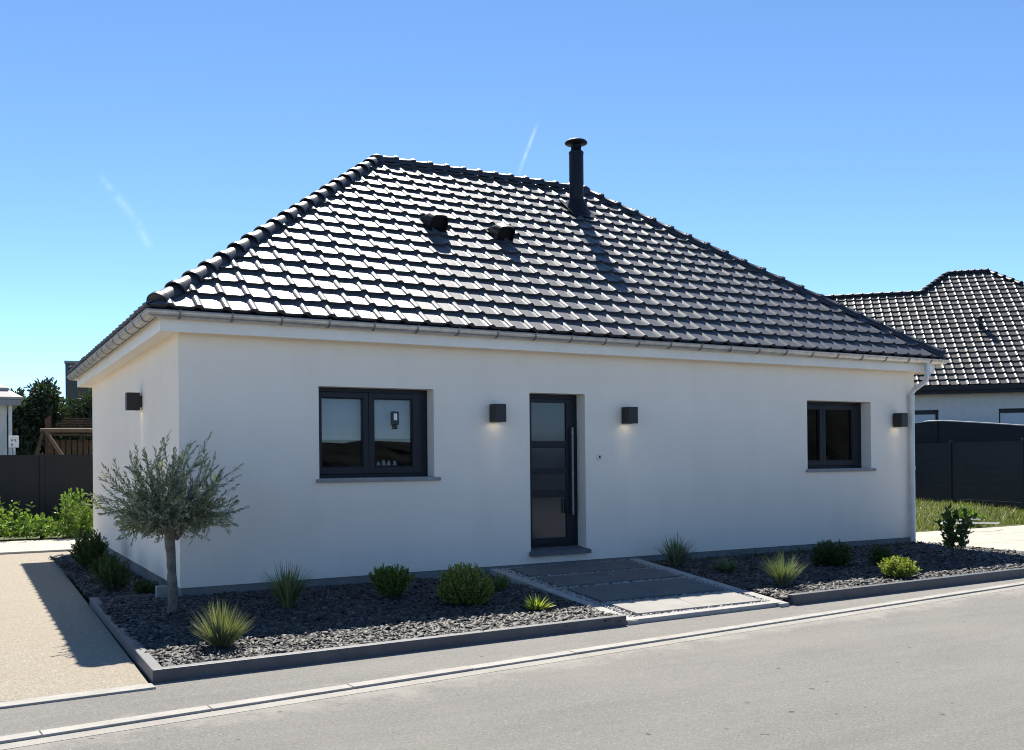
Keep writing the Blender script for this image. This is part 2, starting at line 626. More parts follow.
def octa(P, size, flat=0.7):
    """many small irregular octahedra; returns verts, faces"""
    N = len(P)
    d = np.array([[1, 0, 0], [0, 1, 0], [-1, 0, 0], [0, -1, 0], [0, 0, 1], [0, 0, -1]], float)
    a = nrs.rand(N) * 2 * PI
    s = size * (0.55 + 0.9 * nrs.rand(N))
    V = np.repeat(d[None], N, 0) * (0.7 + 0.6 * nrs.rand(N, 6, 1)) * s[:, None, None]
    V[:, :, 2] *= flat
    c, sn = np.cos(a), np.sin(a)
    x = V[:, :, 0] * c[:, None] - V[:, :, 1] * sn[:, None]
    y = V[:, :, 0] * sn[:, None] + V[:, :, 1] * c[:, None]
    V[:, :, 0], V[:, :, 1] = x, y
    V += P[:, None, :]
    f = np.array([[0, 1, 4], [1, 2, 4], [2, 3, 4], [3, 0, 4], [1, 0, 5], [2, 1, 5], [3, 2, 5], [0, 3, 5]])
    Fc = (f[None] + (np.arange(N) * 6)[:, None, None]).reshape(-1, 3)
    return V.reshape(-1, 3), Fc


# garden beds ----------------------------------------------------------------
PATHL = [(3.46, -3.53), (3.87, -0.012)]
PATHR = [(5.62, -3.45), (6.27, -0.012)]


def path_l(y):
    t = (y - PATHL[0][1]) / (PATHL[1][1] - PATHL[0][1])
    return PATHL[0][0] + t * (PATHL[1][0] - PATHL[0][0])


def path_r(y):
    t = (y - PATHR[0][1]) / (PATHR[1][1] - PATHR[0][1])
    return PATHR[0][0] + t * (PATHR[1][0] - PATHR[0][0])


def zbed(x, y):
    return -0.055 + 0.045 * np.clip((y + 3.6) / 3.6, 0, 1)


def sheet_grid(name, corner_fn, nu, nv, zfn, mat):
    m = MB()
    vs = []
    for j in range(nv + 1):
        for i in range(nu + 1):
            x, y = corner_fn(i / nu, j / nv)
            vs.append((x, y, zfn(x, y)))
    fs = [(j * (nu + 1) + i, j * (nu + 1) + i + 1, (j + 1) * (nu + 1) + i + 1, (j + 1) * (nu + 1) + i) for j in range(nv) for i in range(nu)]
    m.add(vs, fs)
    return structure(m.build(name, mat))


sheet_grid('bed_soil', lambda u, v: (-0.84 + u * (path_l(-3.55 + v * 3.55) + 0.84), -3.57 + v * 3.57 + 0.1 * u * (1 - v)), 10, 10, lambda x, y: float(zbed(x, y)) - 0.012, M['soil'])
sheet_grid('bed_soil', lambda u, v: (path_r(-3.4 + v * 3.4) + u * (12.35 - path_r(-3.4 + v * 3.4)), -3.36 + v * 3.36 + 0.18 * u * (1 - v)), 10, 10, lambda x, y: float(zbed(x, y)) - 0.012, M['soil'])
quad_sheet('bed_soil', [(-0.84, 0.0), (-0.02, 0.0), (-0.02, 6.7), (-0.78, 6.6)], -0.07, M['soil'])


def slate(name, X, Y, Z, size, label):
    """irregular flat angular chips, lying at odd tilts"""
    N = len(X)
    k = 5
    angs = np.sort(nrs.rand(N, k), 1) * 0.5 + np.arange(k)[None] / k * 1.0
    angs = (angs / 1.4) * 2 * PI
    s = size * (0.45 + 0.95 * nrs.rand(N))
    el = 0.24 + 0.42 * nrs.rand(N)
    px = np.cos(angs) * s[:, None]
    py = np.sin(angs) * (s * el)[:, None]
    th = (s * (0.08 + 0.12 * nrs.rand(N)))[:, None]
    top = np.stack([px, py, np.repeat(th, k, 1)], 2)
    bot = np.stack([px * 1.05, py * 1.05, -np.repeat(th, k, 1)], 2)
    V = np.concatenate([top, bot], 1)
    az = nrs.rand(N) * 2 * PI
    tx = nrs.randn(N) * 0.36
    ty = nrs.randn(N) * 0.28

    def rot(V, a, i, j):
        c, s_ = np.cos(a)[:, None], np.sin(a)[:, None]
        A, B = V[:, :, i].copy(), V[:, :, j].copy()
        V[:, :, i], V[:, :, j] = A * c - B * s_, A * s_ + B * c
    rot(V, tx, 1, 2)
    rot(V, ty, 0, 2)
    rot(V, az, 0, 1)
    V += np.stack([X, Y, Z + nrs.rand(N) * 0.026], 1)[:, None, :]
    # triangulated fan on top + side quads as triangles
    f = [[0, 1, 2], [0, 2, 3], [0, 3, 4]]
    for i in range(k):
        j = (i + 1) % k
        f += [[i, k + i, k + j], [i, k + j, j]]
    f = np.array(f)
    Fc = (f[None] + (np.arange(N) * 2 * k)[:, None, None]).reshape(-1, 3)
    return tag(build_np(name, V.reshape(-1, 3), Fc, M['slate']), label, 'slate mulch', kind='stuff')


N = 25000
v = nrs.rand(N)
Y = -3.56 + v * 3.5
u = nrs.rand(N)
X = -0.83 + u * (np.array([path_l(q) for q in Y]) - 0.06 + 0.83)
Y = Y + 0.07 * np.clip(u, 0, 1) * (1 - v)
# the strip along the gable wall
N2 = 3600
X2 = -0.83 + 0.78 * nrs.rand(N2)
Y2 = 6.6 * nrs.rand(N2) ** 1.3
slate('slate_chips', np.concatenate([X, X2]), np.concatenate([Y, Y2]), np.concatenate([zbed(X, Y), np.full(N2, -0.062)]), 0.040,
      'dark slate chips covering the bed around the olive tree, left of the entrance path')
N = 19000
v = nrs.rand(N)
Y = -3.36 + v * 3.3
u = nrs.rand(N) ** 1.15
xl = np.array([path_r(q) for q in Y]) + 0.03
X = xl + u * (12.25 - xl)
Y = Y + 0.2 * u * (1 - v)
slate('slate_chips', X, Y, zbed(X, Y), 0.042, 'dark slate chips covering the bed right of the entrance path')

# bed edging boards


def board_run(m, a, b, th, z0, z1, inside=1):
    a, b = Vector((*a, 0)), Vector((*b, 0))
    d = (b - a)
    L = d.length
    w = Matrix.Translation(a) @ Matrix.Rotation(math.atan2(d.y, d.x), 4, 'Z')
    lo, hi = (0, th) if inside > 0 else (-th, 0)
    m.box((0, lo, z0), (L, hi, z1), w)


ed = empty('bed_edging', (-0.9, -3.66, ZP), 'dark grey raised edging running round the corner of the olive tree bed', 'garden edging')
m = MB()
board_run(m, (-0.9, yfront(-0.9)), (3.44, yfront(3.44)), 0.085, -0.15, -0.008)
m.build('front_board', M['board'], ed, 0.006)
m = MB()
board_run(m, (-0.9, yfront(-0.9) + 0.088), (-0.865, 0.62), 0.085, -0.15, -0.010, -1)
m.build('side_board', M['board'], ed, 0.006)
m = MB()
m.box((-0.80, 0.56, -0.1), (-0.08, 0.60, -0.02))
m.build('cross_board', M['slab'], ed, 0.004)
er = empty('bed_edging', (5.72, -3.42, ZP), 'dark grey raised edging along the pavement in front of the right slate bed', 'garden edging')
m = MB()
board_run(m, (5.72, yfront(5.72)), (9.9, yfront(9.9)), 0.085, -0.15, 0.005)
board_run(m, (9.904, yfront(9.904)), (13.5, yfront(13.5)), 0.085, -0.15, 0.003)
m.build('front_board', M['board'], er, 0.006)
m = MB()
m.box((12.30, -3.1, -0.12), (12.34, 0.3, -0.012))
m.build('side_board', M['fence'], er, 0.004)


# entrance path ---------------------------------------------------------------
def zpath(y):
    return -0.065 + 0.14 * (y + 3.5) / 3.5


pm = MB()
pm.add([(path_l(-3.45) , -3.45, zpath(-3.45) - .02), (path_r(-3.45), -3.4, zpath(-3.45) - .02), (path_r(-.012), -.012, zpath(0) - .02), (path_l(-.012), -.012, zpath(0) - .02)], [(0, 1, 2, 3)])
pm.build('path', M['slab_edge'])
structure(bpy.data.objects['path.001'])
# flush concrete edging
pe = MB()
EW = 0.13


def strip(m, p0, p1, w, z0t, z1t, zb, gap=0.003):
    (x0, y0), (x1, y1) = p0, p1
    m.prism([(x0, y0), (x0 + w, y0), (x1 + w, y1), (x1, y1)], zb, [z0t, z0t, z1t, z1t])


for k in range(4):
    ya, yb = -3.50 + k * 0.87, -3.50 + (k + 1) * 0.87 - 0.004
    yb = min(yb, -0.012)
    strip(pe, (path_l(ya), ya), (path_l(yb), yb), EW, zpath(ya), zpath(yb), -0.16)
    strip(pe, (path_r(ya) - EW, ya + .03), (path_r(yb) - EW, yb), EW, zpath(ya), zpath(yb), -0.16)
for k in range(2):
    xa = path_l(-3.5) + k * 1.08
    xb = xa + 1.076
    xb = min(xb, path_r(-3.5))
    pe.prism([(xa, yfront(xa) + 0.02), (xb, yfront(xb) + 0.02), (xb, -3.36 + (xb - 3.4) * .03), (xa, -3.36 + (xa - 3.4) * .03)], -0.16, zpath(-3.5) + 0.006)
structure(pe.build('path_edging', M['slab_edge'], bevel=0.004))

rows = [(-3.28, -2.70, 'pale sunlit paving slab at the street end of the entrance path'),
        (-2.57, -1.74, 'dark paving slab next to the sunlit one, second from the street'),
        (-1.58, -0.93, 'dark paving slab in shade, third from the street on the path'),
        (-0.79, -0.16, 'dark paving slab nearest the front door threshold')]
for ya, yb, lab in rows:
    m = MB()
    xa0, xa1 = path_l(ya) + EW + 0.13, path_r(ya) - EW - 0.13
    xb0, xb1 = path_l(yb) + EW + 0.13, path_r(yb) - EW - 0.13
    for k in range(2):
        f0, f1 = k / 2 + (0.0015 if k else 0), (k + 1) / 2 - (0 if k else 0.0015)
        m.prism([(xa0 + f0 * (xa1 - xa0), ya), (xa0 + f1 * (xa1 - xa0), ya), (xb0 + f1 * (xb1 - xb0), yb), (xb0 + f0 * (xb1 - xb0), yb)],
                -0.14, [zpath(ya) + .012, zpath(ya) + .012, zpath(yb) + .012, zpath(yb) + .012])
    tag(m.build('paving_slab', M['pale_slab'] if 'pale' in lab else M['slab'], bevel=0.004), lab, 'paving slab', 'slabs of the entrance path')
N = 9000
Y = -3.34 + 3.3 * nrs.rand(N)
xl = np.array([path_l(q) for q in Y]) + EW
xr = np.array([path_r(q) for q in Y]) - EW
X = xl + nrs.rand(N) * (xr - xl)
ok = np.ones(N, bool)
for ya, yb, _ in rows:
    ins = (Y > ya) & (Y < yb) & (X > xl + 0.12) & (X < xr - 0.12)
    ok &= ~ins
X, Y = X[ok], Y[ok]
V, Fc = octa(np.stack([X, Y, zpath(Y) - 0.010], 1), 0.018, 0.7)
tag(build_np('path_pebbles', V, Fc, M['whitepebble']), 'pale pebbles filling the gaps between the entrance path slabs', 'pebbles', kind='stuff')

# right side: paving and lawn
rp = MB()
for i in range(12):
    for j in range(4):
        x0 = 12.36 + i * 1.5
        rp.box((x0, -2.6 + j * 1.12, -0.2), (x0 + 1.49, -2.6 + j * 1.12 + 1.11, -0.052 + rnd.uniform(-.002, .002)))
structure(rp.build('terrace_path', M['flag'], bevel=0.004))
lw = MB()
vs = []
NX, NY = 40, 30
for j in range(NY + 1):
    for i in range(NX + 1):
        x = 12.36 + i * 0.85
        y = 1.89 + j * 1.0
        vs.append((x, y, -0.045 + 0.02 * (x - 12) * 0.8 * min(1, j / 4) + rnd.uniform(-.012, .012)))
lw.add(vs, [(j * (NX + 1) + i, j * (NX + 1) + i + 1, (j + 1) * (NX + 1) + i + 1, (j + 1) * (NX + 1) + i) for j in range(NY) for i in range(NX)], True)
structure(lw.build('lawn', M['earth']))

# ------------------------------------------------------------------ the house
L, W = 12.205, 8.042
PZ = 0.10
SZ = 2.93
house = empty('house', (L / 2, W / 2, 0), 'white rendered bungalow with a black glazed tile hip roof and dark windows', 'house')
OPEN = [('window', 1.605, 3.11, 1.275, 2.375), ('door', 4.515, 5.405, 0.225, 2.37), ('window', 9.65, 11.12, 1.285, 2.38)]


def wall_mesh():
    m = MB()
    xs = sorted({0.0, L, *[o[1] for o in OPEN], *[o[2] for o in OPEN]})
    for a, b in zip(xs[:-1], xs[1:]):
        op = [o for o in OPEN if o[1] <= a + 1e-6 and o[2] >= b - 1e-6]
        if op:
            o = op[0]
            m.box((a, 0, PZ), (b, 0.3, o[3]))
            m.box((a, 0, o[4]), (b, 0.3, SZ))
        else:
            m.box((a, 0, PZ), (b, 0.3, SZ))
    m.box((0, 0.3, PZ), (0.3, W, SZ))
    m.box((L - 0.3, 0.3, PZ), (L, W, SZ))
    m.box((0.3, W - 0.3, PZ), (L - 0.3, W, SZ))
    return m


wall = wall_mesh().build('wall', M['render'], house)
m = MB()
m.box((0.012, 0.012, -0.3), (L - 0.012, W - 0.012, PZ + 0.002))
m.build('plinth', M['plinth'], house)
m = MB()
m.box((0.302, 0.302, 0.11), (L - 0.302, 3.6, 0.13))
m.box((0.302, 3.6, 0.11), (L - 0.302, 3.7, 2.9))
m.build('interior', M['inside'], house)
# soffit and fascia
O = 0.232
m = MB()
m.box((-O + 0.02, -O + 0.02, SZ + 0.001), (L + O - 0.02, W + O - 0.02, SZ + 0.03))
m.build('soffit', M['white'], house)
m = MB()
FB, FT = 2.895, 3.075
m.box((-O, -O, FB), (L + O, -O + 0.019, FT))
m.box((-O, W + O - 0.019, FB), (L + O, W + O, FT))
m.box((-O, -O + 0.0192, FB), (-O + 0.019, W + O - 0.0192, FT))
m.box((L + O - 0.019, -O + 0.0192, FB), (L + O, W + O - 0.0192, FT))
m.build('fascia', M['white'], house, 0.003)

# gutter: half round run all round with beads, mitred corners
GC, GR, GZ = 0.318, 0.066, 3.092


def gutter_mesh():
    m = MB()
    c = [(-GC, -GC), (L + GC, -GC), (L + GC, W + GC), (-GC, W + GC)]
    out = [(-1, -1), (1, -1), (1, 1), (-1, 1)]
    prof = []
    for k in range(11):
        a = PI + PI * k / 10
        prof.append((math.cos(a) * GR, math.sin(a) * GR))     # offset outward negative first
    inner = [(x * 0.95, z * 0.95 + 0.001) for x, z in prof[::-1]]
    bead = [(-GR - 0.006 + 0.009 * math.cos(t), 0.004 + 0.009 * math.sin(t)) for t in [PI * 2 * k / 6 for k in range(6)]]
    for closed in (prof + inner, bead):
        n = len(closed)
        vs = []
        for (cx, cy), (ox, oy) in zip(c, out):
            for px, pz in closed:
                vs.append((cx - px * ox, cy - px * oy, GZ + pz))
        fs = []
        for s in range(4):
            t = (s + 1) % 4
            for k in range(n):
                k2 = (k + 1) % n
                fs.append((s * n + k, t * n + k, t * n + k2, s * n + k2))
        m.add(vs, fs, False)
    return m


gut = gutter_mesh().build('gutter', M['zinc'], house)


def bracket(x, y, dx, dy):
    """strap hugging the gutter; (dx,dy) outward"""
    m = MB()
    side = Vector((-dy, dx, 0))
    o = Vector((dx, dy, 0))
    pts = []
    for k in range(9):
        a = PI * k / 8
        pts.append((math.cos(a) * (GR + 0.004), -math.sin(a) * (GR + 0.004)))
    pts = pts[::-1]
    vs = []
    for s in (-0.011, 0.011):
        for r in (0, 0.004):
            for px, pz in pts:
                q = 1 + r / GR
                vs.append(Vector((x, y, GZ)) + o * (px * q) + side * s + Vector((0, 0, pz * q)))
    n = len(pts)
    fs = []
    for k in range(n - 1):
        fs.append((n + k, n + k + 1, 3 * n + k + 1, 3 * n + k))
        fs.append((k, k + 1, n + k + 1, n + k))
        fs.append((2 * n + k, 3 * n + k, 3 * n + k + 1, 2 * n + k + 1))
    m.add(vs, fs)
    m.box((-0.011, -0.022, 0.0), (0.011, 0.004, 0.018), Matrix.Translation(Vector((x, y, GZ)) + o * GR) @ Matrix.Rotation(math.atan2(dy, dx) + PI / 2, 4, 'Z'))
    return m


for i in range(23):
    bracket(-0.05 + i * 0.555, -GC, 0, -1).build('bracket', M['zinc_dark'], gut)
for i in range(15):
    bracket(-GC, 0.05 + i * 0.565, -1, 0).build('bracket', M['zinc_dark'], gut)

# downpipe with outlet and swan neck at the right front corner
m = MB()
px = 12.06
m.tube([(12.13, -GC, 3.04), (12.13, -GC, 2.80)], 0.043, 14)
m.tube([(12.13, -GC, 2.815), (12.12, -GC + .02, 2.74), (12.07, -0.10, 2.60), (px, -0.062, 2.53), (px, -0.062, 2.45)], 0.040, 14)
m.tube([(px, -0.062, 2.47), (px, -0.062, 0.0)], 0.045, 16)
for z in (2.45, 1.25, 0.55):
    m.tube([(px, -0.062, z), (px, -0.062, z + 0.06)], 0.051, 16)
m.tube([(12.13, -GC, 2.83), (12.13, -GC, 2.86)], 0.048, 14)
m.build('downpipe', M['pipe'], house)

# roof ------------------------------------------------------------------------
RO = 0.345                                  # eave of the tiles beyond the wall
RZ0 = 3.10 + (0.387 - RO) * 0.77
PITCH = math.atan(0.770)
TW, TL = 0.300, 0.335


def tile_surface(nrows, x0, x1, first=0, tw=TW, tl=TL, nose=0.042, seed=1):
    """strip tiles in local slope coords: x along eave, s up the slope, h above the slope.
    returns a bmesh in (x, s, h)"""
    r = random.Random(seed)
    # profile over one tile width: flat pan then a soft rib on the right
    prof = [(0.0, 0.0), (0.012, -0.004), (0.17, -0.002), (0.205, 0.004), (0.222, 0.019), (0.238, 0.027), (0.262, 0.027), (0.278, 0.019), (0.296, 0.004)]
    prof = [(a * tw / 0.3, b) for a, b in prof]
    bm = bmesh.new()
    nx = int(math.ceil((x1 - x0) / tw)) + 1
    for row in range(first, first + nrows):
        s0 = row * tl - 0.02
        s1 = (row + 1) * tl + 0.03
        up, lo, bot = [], [], []
        for t in range(nx):
            jit = r.uniform(-0.003, 0.003)
            tilt = r.uniform(-0.003, 0.003)
            ds = r.uniform(-0.003, 0.003)
            for k, (a, h) in enumerate(prof):
                x = x0 + t * tw + a
                hh = h + jit + tilt * (a / tw - .5)
                lo.append(bm.verts.new((x, s0 + ds, hh + nose + 0.004)))
                up.append(bm.verts.new((x, s1, hh * 0.9 + 0.001)))
                bot.append(bm.verts.new((x, s0 + ds + 0.032, max(hh, 0) - 0.012)))
        n = len(lo)
        for i in range(n - 1):
            bm.faces.new((lo[i], lo[i + 1], up[i + 1], up[i]))
            bm.faces.new((bot[i], bot[i + 1], lo[i + 1], lo[i]))
    return bm


def cut(bm, co, no):
    g_ = bm.verts[:] + bm.edges[:] + bm.faces[:]
    bmesh.ops.bisect_plane(bm, geom=g_, plane_co=co, plane_no=no, clear_outer=True, clear_inner=False)


def slope_to_mb(m, bm, w):
    """w: matrix from (x,s,h) to world"""
    bm.verts.index_update()
    vs = [w @ v.co for v in bm.verts]
    m.add(vs, [tuple(v.index for v in f.verts) for f in bm.faces])
    bm.free()


cs, sn = math.cos(PITCH), math.sin(PITCH)
EL, EW_ = L + 2 * RO, W + 2 * RO             # eave lengths
RUN = EW_ / 2
SL = RUN / cs                                # slope length
NR = int(math.ceil(SL / TL))
RIDGE_Z = RZ0 + RUN * math.tan(PITCH)


def slope_matrix(origin, along, inward):
    along, inward = Vector(along), Vector(inward)
    s_ax = inward * cs + Vector((0, 0, sn))
    h_ax = -inward * sn + Vector((0, 0, cs))
    mt = Matrix.Identity(4)
    for i in range(3):
        mt[i][0], mt[i][1], mt[i][2], mt[i][3] = along[i], s_ax[i], h_ax[i], origin[i]
    return mt


roofm = MB()
faces = [((-RO, -RO, RZ0), (1, 0, 0), (0, 1, 0), EL), ((L + RO, -RO, RZ0), (0, 1, 0), (-1, 0, 0), EW_),
         ((L + RO, W + RO, RZ0), (-1, 0, 0), (0, -1, 0), EL), ((-RO, W + RO, RZ0), (0, -1, 0), (1, 0, 0), EW_)]
for i, (o_, al, inn, ln) in enumerate(faces):
    bm = tile_surface(NR, -0.06, ln + 0.1, seed=i + 3)
    cut(bm, (0, 0, 0), (-1, cs, 0))          # left hip: x > s*cos
    cut(bm, (ln, 0, 0), (1, cs, 0))          # right hip
    cut(bm, (0, SL, 0), (0, 1, 0))
    slope_to_mb(roofm, bm, slope_matrix(o_, al, inn))
# sealed deck below the tiles
dz = -0.05
A, B, C_, D = (-RO + .05, -RO + .05, RZ0 + dz + .02), (L + RO - .05, -RO + .05, RZ0 + dz + .02), (L + RO - .05, W + RO - .05, RZ0 + dz + .02), (-RO + .05, W + RO - .05, RZ0 + dz + .02)
E1, E2 = (-RO + RUN, W / 2, RIDGE_Z + dz), (L + RO - RUN, W / 2, RIDGE_Z + dz)
roofm.add([A, B, C_, D, E1, E2], [(0, 1, 5, 4), (1, 2, 5), (2, 3, 4, 5), (3, 0, 4)])
roof = roofm.build('roof', M['tile'], house)


def cap_run(a, b, n, r0=0.105, r1=0.128, sag=0.045, th=0.018):
    """overlapping half-round ridge tiles from a (low end) to b"""
    a, b = Vector(a), Vector(b)
    d = (b - a).normalized()
    side = Vector((0, 0, 1)).cross(d).normalized()
    up = d.cross(side)
    seg = 10
    step = (b - a).length / n
    ms = []
    for i in range(n):
        m = MB()
        p0 = a + d * (i * step - 0.035)
        p1 = a + d * ((i + 1) * step + 0.02)
        jit = rnd.uniform(-.004, .004)
        rings = [(p0, r1, 0.014), (p0 + d * 0.06, r1, 0.014), (p0 + d * 0.075, r1 - 0.012, 0.006), (p1, r0, -0.004)]
        vs = []
        for p, r, lift in rings:
            for k in range(seg + 1):
                t = -0.12 + (PI + 0.24) * k / seg
                vs.append(p + side * (math.cos(t) * r) + up * (math.sin(t) * r * 0.92 - sag + lift + jit))
        n1 = seg + 1
        fs = []
        for j in range(len(rings) - 1):
            for k in range(seg):
                fs.append((j * n1 + k, j * n1 + k + 1, (j + 1) * n1 + k + 1, (j + 1) * n1 + k))
        m.add(vs, fs, True)
        # thick open lower lip
        ri = r1 - th
        lip = []
        for rr_, off in ((r1, 0.0), (ri, 0.0), (ri, 0.10)):
            for k in range(seg + 1):
                t = -0.12 + (PI + 0.24) * k / seg
                lip.append(p0 + d * off + side * (math.cos(t) * rr_) + up * (math.sin(t) * rr_ * 0.92 - sag + 0.014 + jit))
        m.add(lip, [(j * n1 + k, j * n1 + k + 1, (j + 1) * n1 + k + 1, (j + 1) * n1 + k) for j in range(2) for k in range(seg)])
        if i == 0:
            m.add(lip[:n1], [tuple(range(n1))])
        ms.append(m)
    return ms


LIFT = 0.045
apexL, apexR = (-RO + RUN, W / 2, RIDGE_Z + LIFT), (L + RO - RUN, W / 2, RIDGE_Z + LIFT)
runs = [((-RO + .09, -RO + .09, RZ0 + LIFT + .05), apexL, 19), ((L + RO - .04, -RO + .04, RZ0 + LIFT + .03), apexR, 19),
        ((L + RO - .04, W + RO - .04, RZ0 + LIFT + .03), apexR, 19), ((-RO + .04, W + RO - .04, RZ0 + LIFT + .03), apexL, 19)]
for a, b, n_ in runs:
    for m in cap_run(a, b, n_):
        m.build('hip_tile', M['cap'], roof)
for m in cap_run(apexR, apexL, 13):
    m.build('ridge_tile', M['cap'], roof)
for ap in (apexL, apexR):
    m = MB()
    m.lathe((ap[0], ap[1], ap[2] - 0.06), [(0.15, -0.04), (0.15, 0.03), (0.125, 0.085), (0.07, 0.115), (0.0, 0.125)], 16)
    m.build('ridge_cap', M['cap'], roof)

# roof vents on the front slope


def roof_pt(x, y, off=0.0):
    return Vector((x, y, RZ0 + (y + RO) * math.tan(PITCH))) + Vector((0, -sn, cs)) * off


def roof_vent(x, y):
    w = slope_matrix(roof_pt(x, y), (1, 0, 0), (0, 1, 0))
    m = MB()
    hw, ln = 0.15, 0.32
    seg = 8
    vs = []
    for s_, hgt in ((ln, 0.06), (0.12, 0.24), (-0.05, 0.27)):
        for k in range(seg + 1):
            t = PI * k / seg
            xx_ = -hw * math.copysign(abs(math.cos(t)) ** 0.55, math.cos(t))
            hh = 0.0 + hgt * abs(math.sin(t)) ** 0.45
            vs.append(w @ Vector((xx_, s_, hh)))
    n1 = seg + 1
    m.add(vs, [(j * n1 + k, (j + 1) * n1 + k, (j + 1) * n1 + k + 1, j * n1 + k + 1) for j in range(2) for k in range(seg)], True)
    # recessed louvre front
    lip = []
    for s_, q in ((-0.05, 1.0), (-0.05, 0.9), (0.02, 0.9)):
        for k in range(seg + 1):
            t = PI * k / seg
            xx_ = -hw * q * math.copysign(abs(math.cos(t)) ** 0.55, math.cos(t))
            lip.append(w @ Vector((xx_, s_, 0.27 * q * abs(math.sin(t)) ** 0.45)))
    m.add(lip, [(j * n1 + k, (j + 1) * n1 + k, (j + 1) * n1 + k + 1, j * n1 + k + 1) for j in range(2) for k in range(seg)])
    m.add(lip[2 * n1:], [tuple(range(n1))])
    m.box((-hw - 0.005, -0.10, 0.02), (hw + 0.005, ln, 0.034), w)
    return m


roof_vent(4.10, 1.95).build('roof_vent', M['chimney'], roof)
roof_vent(5.19, 1.86).build('roof_vent', M['chimney'], roof)

# flue
cx, cy = 7.474, 3.20
cz = RZ0 + (cy + RO) * math.tan(PITCH)
m = MB()
m.lathe((cx, cy, 0), [(0.128, cz - 0.25), (0.128, 6.898), (0.122, 6.918), (0.09, 6.923), (0.09, 7.023)], 24)
m.lathe((cx, cy, 0), [(0.131, 6.878), (0.134, 6.893), (0.131, 6.908)], 24)
fl = m.build('chimney', M['chimney'], roof)
m = MB()
m.lathe((cx, cy, 0), [(0.05, 7.053), (0.195, 7.058), (0.202, 7.073), (0.18, 7.103), (0.105, 7.133), (0.0, 7.143)], 28)
for k in range(4):
    a = k * PI / 2 + 0.4
    m.tube([(cx + .1 * math.cos(a), cy + .1 * math.sin(a), 6.978), (cx + .1 * math.cos(a), cy + .1 * math.sin(a), 7.058)], 0.008, 6)
m2 = m
m2.build('chimney_cowl', M['chimney'], roof)
m = MB()
w = slope_matrix(roof_pt(cx, cy), (1, 0, 0), (0, 1, 0))
m.box((-0.24, -0.34, 0.045), (0.24, 0.30, 0.06), w)
vs = []
for q, (r, t) in enumerate(((0.22, 0), (0.15, 1))):
    for k in range(20):
        a = 2 * PI * k / 20
        if t == 0:
            vs.append(w @ Vector((r * math.cos(a), r * 1.15 * math.sin(a) - .02, 0.06)))
        else:
            vs.append(Vector((cx + r * math.cos(a), cy + r * math.sin(a), cz + 0.19)))
m.add(vs, [(k, (k + 1) % 20, 20 + (k + 1) % 20, 20 + k) for k in range(20)], True)
m.build('chimney_flashing', M['chimney'], roof)

# windows -----------------------------------------------------------------------


def frame_ring(m, x0, x1, z0, z1, y0, y1, l, r, b, t):
    m.box((x0, y0, z0), (x0 + l, y1, z1))
    m.box((x1 - r, y0, z0), (x1, y1, z1))
    m.box((x0 + l, y0, z0), (x1 - r, y1, z0 + b))
    m.box((x0 + l, y0, z1 - t), (x1 - r, y1, z1))


def window(x0, x1, z0, z1, ml, mr, fl, frr, label):
    """ml..mr the meeting stiles, fl / frr total width of the outer stiles"""
    yf = 0.195
    m = MB()
    oL, oR = min(0.05, fl * .5), max(0.075, frr - .11)
    frame_ring(m, x0, x1, z0, z1, yf, yf + 0.07, oL, oR, 0.05, 0.05)
    wo = m.build('window', M['frame'], house, 0.004)
    wo['label'] = label
    mc = (ml + mr) / 2
    for a, b, sl, sr in ((x0 + oL + .001, mc - 0.002, fl - oL, mc - ml), (mc + 0.002, x1 - oR - .001, mr - mc, frr - oR)):
        s = MB()
        frame_ring(s, a, b, z0 + 0.051, z1 - 0.051, yf - 0.018, yf + 0.045, sl, sr, 0.085, 0.07)
        frame_ring(s, a + sl, b - sr, z0 + .136, z1 - .121, yf - 0.008, yf + 0.02, 0.010, 0.010, 0.010, 0.010)
        s.build('sash', M['frame'], wo, 0.004)
        g_ = MB()
        g_.box((a + sl - .008, yf + 0.021, z0 + 0.13), (b - sr + .008, yf + 0.027, z1 - 0.115))
        g_.build('pane', M['glass'], wo)
    s = MB()
    s.box((x0 - 0.04, -0.045, z0 - 0.045), (x1 + 0.07, -0.002, z0 - 0.003))
    s.box((x0 + 0.001, -0.002, z0 + 0.001), (x1 - 0.001, yf, z0 + 0.006))
    s.build('sill', M['sill'], wo, 0.003)
    return wo


w1 = window(1.605, 3.11, 1.275, 2.375, 2.235, 2.375, 0.09, 0.21, 'wide two sash anthracite window left of the door')
w2 = window(9.65, 11.12, 1.285, 2.38, 10.13, 10.26, 0.10, 0.23, 'two sash anthracite window near the right corner')
for a, b, zb in ((1.66, 2.27, 1.76), (2.33, 2.94, 1.775)):
    m = MB()
    m.box((a, 0.32, zb), (b, 0.326, 2.34))
    m.box((a, 0.315, zb - 0.012), (b, 0.331, zb))
    m.build('roller_blind', M['blind'], w1)
for a, b in ((9.72, 10.16), (10.22, 10.95)):
    m = MB()
    for k in range(18):
        x = a + (b - a) * k / 17
        m.box((x - 0.018, 0.36 + 0.012 * (k % 2), 1.3), (x + 0.018, 0.368 + 0.012 * (k % 2), 2.34))
    m.build('curtain', M['cladding'], w2)
